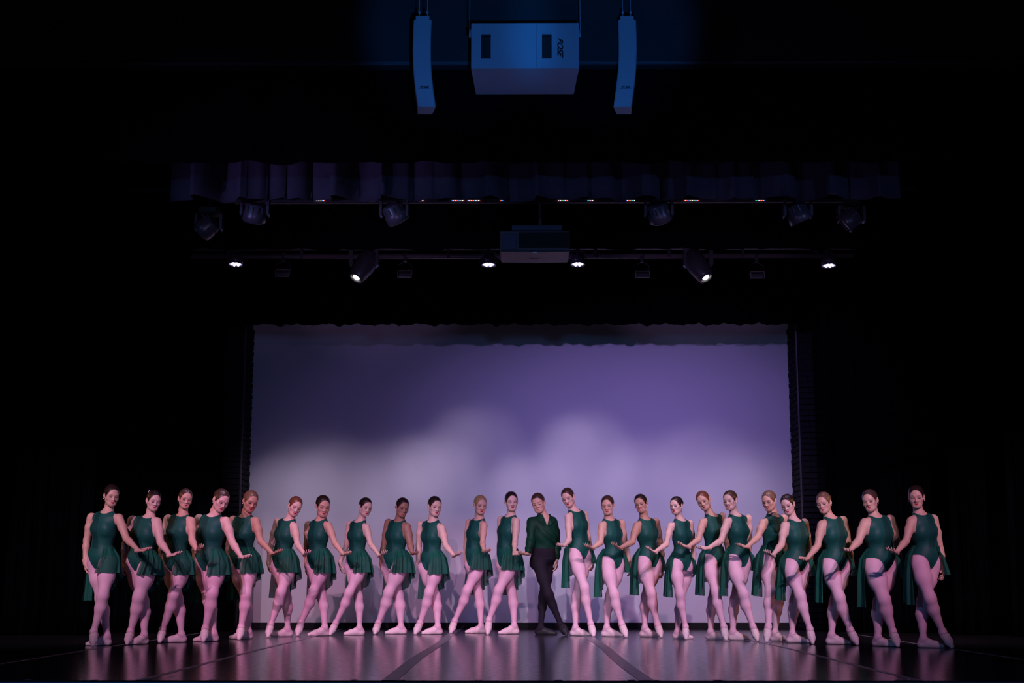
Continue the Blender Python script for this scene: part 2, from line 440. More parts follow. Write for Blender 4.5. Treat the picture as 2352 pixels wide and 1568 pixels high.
# coloured pixel strip just behind the purple border
ps = empty('pixel_strip_light', (0, 11.30, at(1176, 460.5, 11.262)[2]))
tag(ps, 'strip of tiny red, green and blue pixels peeking under the border curtain', 'strip light')
cl, cr = X_at(700, 11.30, 456), X_at(1775, 11.30, 456)
MB().box(((cl + cr) / 2, 0.0, 0.004), (cr - cl + 1.2, 0.05, 0.03), bev=0.004).build('housing', M['lamp_dark'], ps)
clusters = [(733, 10), (855, 1), (968, 5), (1052, 11), (1088, 11), (1152, 3), (1182, 6), (1293, 9), (1357, 6), (1448, 8), (1588, 13), (1746, 9)]
pd = {}
for cx, n in clusters:
    for i in range(n):
        px = cx + (i - (n - 1) / 2) * 2.7
        nm = ('red', 'green', 'blue', 'white', 'red', 'white')[(i + cx) % 6]
        p = at(px, 460.5, 11.262)
        if nm not in pd:
            o = MB().lathe([(0.0008, -0.0030), (0.0030, -0.0012), (0.0030, 0.0015), (0.001, 0.003)], n=8).build('pixel', M['px_' + nm], ps); pd[nm] = o.data
        else:
            o = bpy.data.objects.new('pixel', pd[nm]); COL.objects.link(o); o.parent = ps
        o.location = (p[0], p[1] - 11.30, p[2] - ps.location.z)

# ------------------------------------------------------------------ lighting bar and lamps
YB = 14.2
zb = at(1176, 588, YB)[2]
bar = empty('lighting_bar', (0, YB, zb)); tag(bar, 'long horizontal steel bar carrying the lower row of stage lamps', 'lighting bar')
bx0, bx1 = X_at(440, YB, 588), X_at(1960, YB, 588)
MB().tube([(bx0, 0, 0), (bx1, 0, 0)], 0.026, 14).build('pipe', M['bar'], bar)
MB().box(((bx0 + bx1) / 2, -0.005, 0.085), (bx1 - bx0, 0.06, 0.03), bev=0.004).build('raceway', M['lamp_dark'], bar)
for k in range(9):
    x = bx0 + (bx1 - bx0) * (k + .5) / 9
    MB().box((x, 0, 0.05), (0.03, 0.07, 0.14), bev=0.004).tube([(x, 0, 0.1), (x, 0, 6.24 - zb)], 0.006, 6).build('hanger', M['lamp_dark'], bar)

ub = empty('lighting_bar', (0, 11.3, at(1176, 484, 11.3)[2] + 0.19)); tag(ub, 'unlit upper bar carrying the row of black moving heads under the borders', 'lighting bar')
MB().tube([(-3.4, 0, 0), (3.4, 0, 0)], 0.024, 12).build('pipe', M['lamp_dark'], ub)
for k in range(4):
    x = -3.0 + 2 * k
    MB().tube([(x, 0, 0), (x, 0, 6.24 - ub.location.z)], 0.008, 6).build('hanger', M['lamp_dark'], ub)

def clamp(root, z, h=0.10):
    MB().box((0, 0, z - h / 2), (0.035, 0.05, h), bev=0.005).lathe([(0.032, -0.02), (0.032, 0.02)], Matrix.Translation((0, 0, z)) @ Matrix.Rotation(R(90), 4, 'Y'), 14).build('clamp', M['lamp_dark'], root)

def par(px, py, label):
    p = at(px, py, YB - 0.02)
    r = empty('par_lamp', p, (R(-7), 0, 0)); tag(r, label, 'stage lamp', 'round down-facing lamps on the lighting bar')
    clamp(r, 0.19, 0.07)
    MB().lathe([(0.045, 0.115), (0.062, 0.10), (0.075, 0.075), (0.078, 0.0), (0.072, 0.0), (0.070, 0.012)], n=28, cap=False).lathe([(0.0, 0.115), (0.045, 0.115)], n=28, cap=False).build('housing', M['lamp_body'], r)
    MB().tube([(-0.088, 0, 0.04), (-0.088, 0, 0.13), (-0.05, 0, 0.155), (0.05, 0, 0.155), (0.088, 0, 0.13), (0.088, 0, 0.04)], 0.007, 6).build('yoke', M['lamp_dark'], r)
    MB().lathe([(0.0, 0.012), (0.070, 0.010), (0.070, 0.013), (0.0, 0.015)], n=28, cap=False).build('lens', M['led'], r)
    first = None
    for k in range(7):
        a = k * math.pi / 3; rr = 0.0 if k == 6 else 0.043
        if first is None:
            o = MB().lathe([(0.0, -0.006), (0.008, -0.005), (0.012, 0.002), (0.012, 0.010)], n=10, cap=False).build('diode', M['led_hot'], r); first = o.data
        else:
            o = bpy.data.objects.new('diode', first); COL.objects.link(o); o.parent = r
        o.location = (rr * math.cos(a), rr * math.sin(a), 0.004)
    spot(p + np.array([0, 0, -0.03]), p + np.array([0, 0.25, -3]), 26, (0.55, 0.42, 1.0), 50, 0.9, 0.05)
par(541, 608, 'lit round lamp at the left end of the lighting bar')
par(1122, 609, 'lit round lamp just left of the ceiling projector')
par(1327, 608, 'lit round lamp just right of the ceiling projector')
par(1904, 611, 'lit round lamp at the right end of the lighting bar')

def profile_head(px, py, side, label):
    """large moving head on the bar, lens pointing down and out"""
    p = at(px, py, YB - 0.02)
    r = empty('moving_head_lamp', p); tag(r, label, 'moving head'); r.scale = (1.25, 1.25, 1.25)
    MB().box((0, 0, 0.10), (0.17, 0.14, 0.07), bev=0.012).build('base', M['lamp_dark'], r)
    for sx in (-1, 1):
        MB().prism([(sx * 0.095, 0.08), (sx * 0.125, 0.06), (sx * 0.125, -0.08), (sx * 0.105, -0.10), (sx * 0.09, -0.08)][::sx], -0.04, 0.04).build('yoke_arm', M['lamp_body'], r)
    tilt = Matrix.Translation((side * 0.02, 0, -0.06)) @ Matrix.Rotation(R(28 * side), 4, 'Y') @ Matrix.Rotation(R(-22), 4, 'X')
    MB().lathe([(0.05, 0.12), (0.085, 0.10), (0.095, 0.04), (0.092, -0.06), (0.076, -0.16), (0.06, -0.185), (0.052, -0.185), (0.048, -0.165)], tilt, 8, cap=False).lathe([(0, .12), (.05, .12)], tilt, 8, cap=False).build('head', M['lamp_body'], r)
    MB().lathe([(0.0, -0.168), (0.048, -0.166), (0.048, -0.164), (0.0, -0.160)], tilt, 24, cap=False).build('bezel', M['lamp_dark'], r)
    MB().lathe([(0.0, -0.182), (0.018, -0.180), (0.030, -0.172), (0.03, -0.166)], tilt, 20, cap=False).build('lens', M['beam'], r)
    for q in range(4):
        MB().box((0, 0, 0), (0.10, 0.006, 0.004)).build('vent_rib', M['lamp_dark'], r).matrix_local = tilt @ Matrix.Translation((0, -0.088, 0.02 + 0.018 * q))
profile_head(836, 588, 1, 'long bright moving head tilted down left on the lighting bar')
profile_head(1603, 588, -1, 'long bright moving head tilted down right on the lighting bar')

def wash_head(px, py, Y, tx, tp, label, lens='dim_lens', s=1.15):
    p = at(px, py, Y)
    r = empty('moving_head_lamp', p); tag(r, label, 'moving head'); r.scale = (s, s, s)
    MB().box((0, 0, 0.115), (0.16, 0.14, 0.06), bev=0.012).build('base', M['lamp_dark'], r)
    MB().tube([(0, 0, 0.14), (0, 0, 0.19)], 0.02, 8).build('clamp', M['lamp_dark'], r)
    if Y > 11.5: MB().tube([(0, 0, 0.14), (0, 0, (6.24 - p[2]) / s)], 0.012, 8).build('hanger', M['lamp_dark'], r)
    for sx in (-1, 1):
        MB().prism([(sx * 0.088, 0.09), (sx * 0.108, 0.09), (sx * 0.108, -0.03), (sx * 0.10, -0.045), (sx * 0.088, -0.03)][::sx], -0.035, 0.035).build('yoke_arm', M['lamp_body'], r)
    tilt = Matrix.Rotation(R(tx), 4, 'Y') @ Matrix.Rotation(R(tp), 4, 'X')
    MB().lathe([(0.055, 0.06), (0.07, 0.05), (0.074, 0.0), (0.086, -0.015), (0.088, -0.075), (0.082, -0.08), (0.078, -0.07)], tilt, 28, cap=False).lathe([(0, .06), (.055, .06)], tilt, 28, cap=False).build('head', M['lamp_body'], r)
    first = None
    for q in range(12):
        a = 2 * math.pi * q / 12
        mt = tilt @ Matrix.Rotation(a, 4, 'Z') @ Matrix.Translation((0.073, 0, 0.022))
        if first is None:
            o = MB().box((0, 0, 0), (0.012, 0.008, 0.05)).build('cooling_fin', M['lamp_body'], r); first = o.data
        else:
            o = bpy.data.objects.new('cooling_fin', first); COL.objects.link(o); o.parent = r
        o.matrix_local = mt
    MB().lathe([(0.0, -0.074), (0.078, -0.072), (0.078, -0.069), (0.0, -0.066)], tilt, 28, cap=False).build('lens', M[lens], r)
wash_head(586, 484, 11.3, 14, 30, 'black moving head fourth from the row ends, under left of the folded border')
wash_head(905, 486, 11.3, -30, 30, 'black moving head with pale yoke between left end and ceiling projector')
wash_head(1513, 485, 11.3, -22, 34, 'black finned moving head in the upper row, between projector and right end')
wash_head(1832, 487, 11.3, -24, 8, 'black finned moving head showing a slim lit lens edge', 'led')
wash_head(480, 518, 12.0, 60, 20, 'barely lit moving head at the left end of the upper row')
wash_head(1955, 500, 12.0, 50, 10, 'barely lit moving head at the right end of the upper row')
for o in [o for o in COL.objects if o.name.startswith('moving_head_lamp') and 'fourth from' in o.get('label', '')]:
    o['label'] = 'black finned moving head under the left part of the folded border'

def flood(px, py, label):
    p = at(px, py, YB)
    r = empty('flood_lamp', p); tag(r, label, 'stage lamp')
    MB().tube([(-0.075, 0, 0), (-0.075, 0, 0.10), (0, 0, 0.15), (0.075, 0, 0.10), (0.075, 0, 0)], 0.006, 6).build('yoke', M['lamp_dark'], r)
    clamp(r, 0.215, 0.08)
    t = Matrix.Rotation(R(35), 4, 'X')
    MB().box((0, 0, 0), (0.13, 0.07, 0.05), rot=t.to_3x3(), bev=0.008).build('housing', M['lamp_body'], r)
    fr = MB()
    for c, d in (((0, 0, .035), (.15, .012, .008)), ((0, 0, -.035), (.15, .012, .008)), ((.072, 0, 0), (.008, .012, .075)), ((-.072, 0, 0), (.008, .012, .075))):
        fr.box((c[0], -0.045, c[2] - 0.005), d)
    fr.build('colour_frame', M['bar'], r)
    MB().tube([(0.03, 0.02, 0.03), (0.06, 0.0, 0.12), (0.02, 0, 0.2)], 0.004, 6).build('cable', M['lamp_dark'], r)
flood(650, 628, 'unlit flood lamp between left round lamp and left bright moving head')
flood(930, 630, 'unlit flood lamp between left bright moving head and the projector')
flood(1475, 631, 'unlit flood lamp between projector and right bright moving head')
flood(1738, 632, 'unlit flood lamp between right bright moving head and last round lamp')

# projector
YJ = 11.7
pa, pb = at(1148, 576, YJ), at(1309, 576, YJ)
pt = at(1230, 517, YJ)
pw = pb[0] - pa[0]; ph = pt[2] - pa[2]
pj = empty('projector', ((pa[0] + pb[0]) / 2, YJ, pa[2])); tag(pj, 'wide box projector hanging from a pole above centre stage', 'projector')
dep = 0.42
MB().box((0, dep / 2, ph / 2 * 0.78), (pw, dep, ph * 0.78), bev=0.008).prism([(-pw / 2 * .98, 0), (pw / 2 * .98, 0), (pw / 2 * .96, -0.005), (0, -0.012), (-pw / 2 * .96, -0.005)], 0.01, dep).build('casing', M['projector'], pj)
MB().box((0.02, 0.10, ph * 0.90), (pw * 0.72, 0.2, ph * 0.2), bev=0.004).build('mount_plate', M['projector_blue'], pj)
MB().box((0.08, -0.003, ph * 0.42), (pw * 0.72, 0.006, ph * 0.6), bev=0.002).build('rear_grille', M['speaker_dark'], pj)
cp = MB().box((-pw * 0.36, -0.004, ph * 0.36), (pw * 0.2, 0.008, ph * 0.62), bev=0.002).build('socket_panel', M['projector_blue'], pj)
for q in range(8):
    MB().lathe([(0.005, -0.003), (0.005, 0.003)], Matrix.Translation((-pw * 0.30 - 0.022 * (q % 2), -0.009, ph * (0.14 + 0.15 * (q // 2)))) @ Matrix.Rotation(R(90), 4, 'X'), 10).build('socket', M['bar'], cp)
MB().tube([(0.05, 0.15, ph), (0.05, 0.15, 6.24 - pa[2])], 0.014, 10).build('pole', M['lamp_body'], pj)
MB().box((0, 0.25, -0.016), (0.10, 0.012, 0.004)).build('badge', M['bar'], pj)
MB().box((0, 0.012, -0.012), (0.035, 0.006, 0.006)).build('latch', M['tape_white'], pj)

# ------------------------------------------------------------------ hanging loudspeakers
def text_obj(body, size, loc, rot, parent, shear=0.35, name='logo'):
    cu = bpy.data.curves.new(name, 'FONT'); cu.body = body; cu.size = size; cu.shear = shear
    cu.extrude = 0.001; cu.offset = size * 0.03; cu.align_x = 'CENTER'; cu.align_y = 'CENTER'; cu.space_character = 1.0
    cu.materials.append(M['logo'])
    tmp = bpy.data.objects.new(name, cu); COL.objects.link(tmp)
    me = bpy.data.meshes.new_from_object(tmp.evaluated_get(bpy.context.evaluated_depsgraph_get()))
    bpy.data.objects.remove(tmp); bpy.data.curves.remove(cu)
    o = bpy.data.objects.new(name, me); COL.objects.link(o); o.parent = parent
    o.location = loc; o.rotation_euler = rot
    return o
YS = 9.1
s0, s1 = at(1082, 157, YS), at(1330, 157, YS)
stp = at(1206, 53, YS)
sw = s1[0] - s0[0]; sh = (stp[2] - s0[2])
sub = empty('bass_loudspeaker', ((s0[0] + s1[0]) / 2, YS, s0[2])); tag(sub, 'wide boxy bass loudspeaker hanging centre above the stage, lit blue', 'loudspeaker')
sd = 0.52
pwid, phei = 0.068, sh * 0.54
pxs = [at(1116, 106, YS)[0] - (s0[0] + s1[0]) / 2, at(1256, 106, YS)[0] - (s0[0] + s1[0]) / 2]
pz = sh * 0.49
cab = MB()
# baffle built around the two port openings
xs = [-sw / 2, pxs[0] - pwid / 2, pxs[0] + pwid / 2, pxs[1] - pwid / 2, pxs[1] + pwid / 2, sw / 2]
for i in (0, 2, 4):
    cab.box(((xs[i] + xs[i + 1]) / 2, 0.011, sh / 2), (xs[i + 1] - xs[i], 0.022, sh))
for i in (1, 3):
    za, zb_ = pz - phei / 2, pz + phei / 2
    cab.box(((xs[i] + xs[i + 1]) / 2, 0.011, za / 2), (xs[i + 1] - xs[i], 0.022, za))
    cab.box(((xs[i] + xs[i + 1]) / 2, 0.011, (zb_ + sh) / 2), (xs[i + 1] - xs[i], 0.022, sh - zb_))
cab.build('baffle', M['speaker'], sub)
for i in (1, 3):
    MB().box(((xs[i] + xs[i + 1]) / 2, 0.10, pz), (pwid - .002, 0.12, phei - .002)).build('port', M['speaker_dark'], sub)
# tapered body behind
tp = 0.018
MB().add([(-sw / 2, .022, 0), (sw / 2, .022, 0), (sw / 2, .022, sh), (-sw / 2, .022, sh), (-sw / 2 + tp, sd, 0), (sw / 2 - tp, sd, 0), (sw / 2 - tp, sd, sh), (-sw / 2 + tp, sd, sh)],
         [(0, 4, 5, 1), (1, 5, 6, 2), (2, 6, 7, 3), (3, 7, 4, 0), (4, 7, 6, 5)]).build('body', M['speaker'], sub)
MB().box((0.01 + 0.07, -0.0006, sh / 2), (0.002, 0.0012, sh * .98)).build('seam', M['projector_blue'], sub)
lx = at(1286, 103, YS)[0] - (s0[0] + s1[0]) / 2
text_obj('BOSE', 0.056, (lx, -0.003, sh * 0.48), (R(90), R(90), 0), sub, 0.5)
MB().box((lx - 0.013, -0.003, sh * 0.48 + .092), (0.003, 0.002, 0.03)).box((lx + 0.013, -0.003, sh * 0.48 - .092), (0.003, 0.002, 0.03)).build('logo_bar', M['logo'], sub)
for sx in (-1, 1):
    m = MB().box((sx * (sw / 2 + 0.004), 0.08, sh * 0.86), (0.008, 0.05, 0.05), bev=.002)
    m.tube([(sx * (sw / 2 + 0.014), 0.08, sh * 0.78), (sx * (sw / 2 + 0.014), 0.08, sh * 0.95)], 0.006, 8).tube([(sx * (sw / 2 + 0.014), 0.08, sh * 0.95), (sx * (sw / 2 + 0.014), 0.08, 1.6)], 0.0025, 6)
    m.build('rigging_bracket', M['speaker'], sub)

def column_speaker(x_top, x_bot, side, label):
    """curved column: bends towards the audience at the top and in at the foot"""
    Yc = YS
    top = at(x_top, 46, Yc); bot = at(x_bot, 240, Yc + 0.0)
    r = empty('column_loudspeaker', bot); tag(r, label, 'loudspeaker')
    n = 14; Hh = top[2] - bot[2]; wd = 0.128; dp = 0.15
    vs = []; fs = []
    for k in range(n + 1):
        t = k / n
        cx = (top[0] - bot[0]) * t + side * -0.018 * math.sin(t * math.pi) * 1.0
        bow = 0.05 * (1 - t) ** 2
        wf = wd / 2; wb = wd / 2 * 0.8
        sk = -side * 0.022          # the cabinet is turned a little, so one flank shows
        z = Hh * t
        for (dx, dy) in ((-wf, 0), (-wf + .006, -.006), (wf - .006, -.006), (wf, 0), (wb + sk, dp), (-wb + sk, dp)):
            vs.append((cx + dx, dy + bow, z))
    for k in range(n):
        for i in range(6):
            a = k * 6 + i; b = k * 6 + (i + 1) % 6
            fs.append((a, b, b + 6, a + 6))
    fs.append((5, 4, 3, 2, 1, 0)); fs.append(tuple(n * 6 + i for i in range(6)))
    MB().add(vs, fs).build('cabinet', M['speaker'], r)
    MB().box((top[0] - bot[0], 0.02, Hh + 0.012), (0.097, 0.08, 0.028), bev=0.004).build('top_cap', M['speaker'], r)
    for sx in (-0.026, 0.03):
        xx = top[0] - bot[0] + sx
        MB().tube([(xx, 0.03, Hh + 0.02), (xx, 0.03, Hh + 0.075)], 0.004, 8).lathe([(0.004, 0), (.009, .004), (.009, .018), (.004, .022)], Matrix.Translation((xx, .03, Hh + .06)), 10).tube([(xx, .03, Hh + .08), (xx, .03, 2.1)], 0.002, 6).build('shackle', M['speaker'], r)
    t = 0.22
    cx = (top[0] - bot[0]) * t + side * -0.018 * math.sin(t * math.pi)
    lg = text_obj('BOSE', 0.026, (cx, 0.05 * (1 - t) ** 2 - 0.0075, Hh * t), (R(90 - 8), 0, 0), r, 0.5)
    MB().box((cx, 0.05 * (1 - t) ** 2 - 0.007, Hh * t - .010), (0.080, 0.002, 0.002)).build('logo_bar', M['logo'], r)
column_speaker(971, 979, 1, 'tall slim column loudspeaker hanging left of the bass loudspeaker')
column_speaker(1440, 1431, -1, 'tall slim column loudspeaker hanging right of the bass loudspeaker')

# small tape marks along the stage edge
for i, px in enumerate((60, 212, 335, 487, 668, 812, 922, 1100, 1283, 1450, 1508, 1648, 1865, 2065)):
    p = floor_at(px, 1562.2)
    red = i % 3 != 1
    o = MB().box((0, 0, 0.0025), (0.045, 0.045, 0.0015)).build('tape_mark', M['tape_red' if red else 'tape'])
    o.location = p; o.location.y = STAGE_Y + 0.05
    o.rotation_euler.z = random.uniform(-.1, .1)
    tag(o, 'small %s tape square on the stage edge, %s from the left' % ('dull red' if red else 'grey', ('first', 'second', 'third', 'fourth', 'fifth', 'sixth', 'seventh', 'eighth', 'ninth', 'tenth', 'eleventh', 'twelfth', 'thirteenth', 'last')[i]), 'tape', 'tape squares along the stage edge')
for px, py, rz, lab in ((318, 1562, 0.35, 'thin white tape mark at the front edge, under the third dancer from left'), (2078, 1567, -0.3, 'thin white tape mark at the front edge below the rightmost dancers')):
    p = floor_at(px, min(py, 1561))
    o = MB().box((0, 0, 0.0025), (0.09, 0.012, 0.0015)).build('tape_mark', M['tape_white']); o.location = (p[0], p[1] + .04, 0); o.rotation_euler.z = rz * 3
    tag(o, lab, 'tape')

# ------------------------------------------------------------------ bodies: fields, surface, cloth
def smin(a, b, k):
    h = np.maximum(k - np.abs(a - b), 0.0) / k
    return np.minimum(a, b) - h * h * k * 0.25
def d_rc(P, a, b, ra, rb):
    ab = b - a; L2 = float(ab @ ab) + 1e-12
    q = P - a
    t = np.clip((q @ ab) / L2, 0, 1)
    return np.linalg.norm(q - t[..., None] * ab, axis=-1) - (ra + (rb - ra) * t)
def d_el(P, c, A, r):
    q = (P - c) @ A.T
    k0 = np.linalg.norm(q / r, axis=-1); k1 = np.linalg.norm(q / (r * r), axis=-1) + 1e-9
    return k0 * (k0 - 1) / k1
def prim_d(P, pr):
    return d_rc(P, *pr[1:]) if pr[0] == 'rc' else d_el(P, *pr[1:])
def group_d(P, prims, k):
    d = np.full(P.shape[:-1], 9.0)
    for pr in prims: d = smin(d, prim_d(P, pr), k)
    return d
def prim_box(pr):
    if pr[0] == 'rc':
        r = max(pr[3], pr[4]); return np.minimum(pr[1], pr[2]) - r, np.maximum(pr[1], pr[2]) + r
    r = float(np.max(pr[3])); return pr[1] - r, pr[1] + r

def surface_nets(D, org, h):
    S = D < 0
    nx, ny, nz = D.shape
    cnt = np.zeros((nx - 1, ny - 1, nz - 1), np.uint8)
    for dx in (0, 1):
        for dy in (0, 1):
            for dz in (0, 1):
                cnt += S[dx:nx - 1 + dx, dy:ny - 1 + dy, dz:nz - 1 + dz]
    ijk = np.argwhere((cnt > 0) & (cnt < 8))
    n = len(ijk)
    cm = np.full((nx - 1, ny - 1, nz - 1), -1, np.int32)
    cm[ijk[:, 0], ijk[:, 1], ijk[:, 2]] = np.arange(n)
    offs = np.array([(a, b, c) for a in (0, 1) for b in (0, 1) for c in (0, 1)])
    vals = np.stack([D[ijk[:, 0] + o[0], ijk[:, 1] + o[1], ijk[:, 2] + o[2]] for o in offs], 1)
    pos = np.zeros((n, 3)); num = np.zeros(n)
    for i in range(8):
        for j in range(i + 1, 8):
            if np.abs(offs[i] - offs[j]).sum() != 1: continue
            a, b = vals[:, i], vals[:, j]
            m = (a < 0) != (b < 0)
            t = np.where(m, a / np.where(m, a - b, 1), 0)
            pos += np.where(m[:, None], offs[i] + t[:, None] * (offs[j] - offs[i]), 0); num += m
    V = org + h * (ijk + pos / num[:, None])
    quads = []
    for ax in range(3):
        sl0 = [slice(1, -1)] * 3; sl1 = [slice(1, -1)] * 3
        sl0[ax] = slice(0, -1); sl1[ax] = slice(1, None)
        a, b = S[tuple(sl0)], S[tuple(sl1)]
        idx = np.argwhere(a != b)
        ins = a[idx[:, 0], idx[:, 1], idx[:, 2]]
        p = idx.copy()
        o1, o2 = [(1, 2), (2, 0), (0, 1)][ax]
        for q in (0, 1, 2):
            if q != ax: p[:, q] += 1
        def cell(d1, d2):
            c = p.copy(); c[:, o1] -= d1; c[:, o2] -= d2
            return cm[c[:, 0], c[:, 1], c[:, 2]]
        q = np.stack([cell(1, 1), cell(0, 1), cell(0, 0), cell(1, 0)], 1)
        q[~ins] = q[~ins][:, ::-1]
        quads.append(q)
    Q = np.concatenate(quads)
    Q = Q[(Q >= 0).all(1)]
    return V, Q
def tris(Q):
    return np.concatenate([Q[:, [0, 1, 2]], Q[:, [0, 2, 3]]])
def normals(V, F):
    fn = np.cross(V[F[:, 1]] - V[F[:, 0]], V[F[:, 2]] - V[F[:, 0]])
    N = np.zeros_like(V)
    for c in range(3):
        N[:, c] = sum(np.bincount(F[:, i], fn[:, c], len(V)) for i in range(3))
    return N / (np.linalg.norm(N, axis=1, keepdims=True) + 1e-12)
def clip(X, F, f):
    """cuts triangles along f = 0; X holds per-vertex rows; gives (X, inside, outside, parent faces in/out)"""
    f = f.copy(); f[np.abs(f) < 1e-6] = 1e-6
    s = f > 0
    c = s[F].sum(1)
    fin = F[c == 3]; fout = F[c == 0]; pin = np.nonzero(c == 3)[0]; pout = np.nonzero(c == 0)[0]
    newX = [X]; base = len(X)
    mix = np.nonzero((c == 1) | (c == 2))[0]
    if len(mix):
        T = F[mix]; one = c[mix] == 1
        ss = s[T]
        lone = np.where(one, ss.argmax(1), (~ss).argmax(1))
        r = np.arange(len(T))
        A = T[r, lone]; B = T[r, (lone + 1) % 3]; C = T[r, (lone + 2) % 3]
        E = np.concatenate([np.stack([A, B], 1), np.stack([A, C], 1)]); Es = np.sort(E, 1)
        key = Es[:, 0].astype(np.int64) * base + Es[:, 1]
        uk, inv = np.unique(key, return_inverse=True)
        a = (uk // base).astype(int); b = (uk % base).astype(int)
        t = f[a] / (f[a] - f[b])
        newX.append(X[a] + (X[b] - X[a]) * t[:, None])
        AB = base + inv[:len(T)]; AC = base + inv[len(T):]
        t1 = np.stack([A, AB, AC], 1); t2 = np.stack([AB, B, C], 1); t3 = np.stack([AB, C, AC], 1)
        fin = np.concatenate([fin, t1[one], t2[~one], t3[~one]]); pin = np.concatenate([pin, mix[one], mix[~one], mix[~one]])
        fout = np.concatenate([fout, t1[~one], t2[one], t3[one]]); pout = np.concatenate([pout, mix[~one], mix[one], mix[one]])
    return np.concatenate(newX), fin, fout, pin, pout
def compact(X, F):
    u, inv = np.unique(F, return_inverse=True)
    return X[u], inv.reshape(F.shape)

def grid_surface(groups_fn, prims_all, h, pad=0.02):
    lo = np.min([prim_box(p)[0] for p in prims_all], 0) - pad; hi = np.max([prim_box(p)[1] for p in prims_all], 0) + pad
    n = np.ceil((hi - lo) / h).astype(int) + 1
    ax = [lo[i] + h * np.arange(n[i]) for i in range(3)]
    def gd(prims, k):
        D = np.full(n, 0.3, np.float32)
        for pr in prims:
            b0, b1 = prim_box(pr)
            i0 = np.maximum(((b0 - k - 0.02 - lo) / h).astype(int), 0); i1 = np.minimum(((b1 + k + 0.02 - lo) / h).astype(int) + 2, n)
            P = np.stack(np.meshgrid(*[ax[i][i0[i]:i1[i]] for i in range(3)], indexing='ij'), -1)
            sl = tuple(slice(i0[i], i1[i]) for i in range(3))
            D[sl] = smin(D[sl], prim_d(P, pr), k)
        return D
    D = groups_fn(gd)
    V, Q = surface_nets(D, lo, h)
    return V, tris(Q)

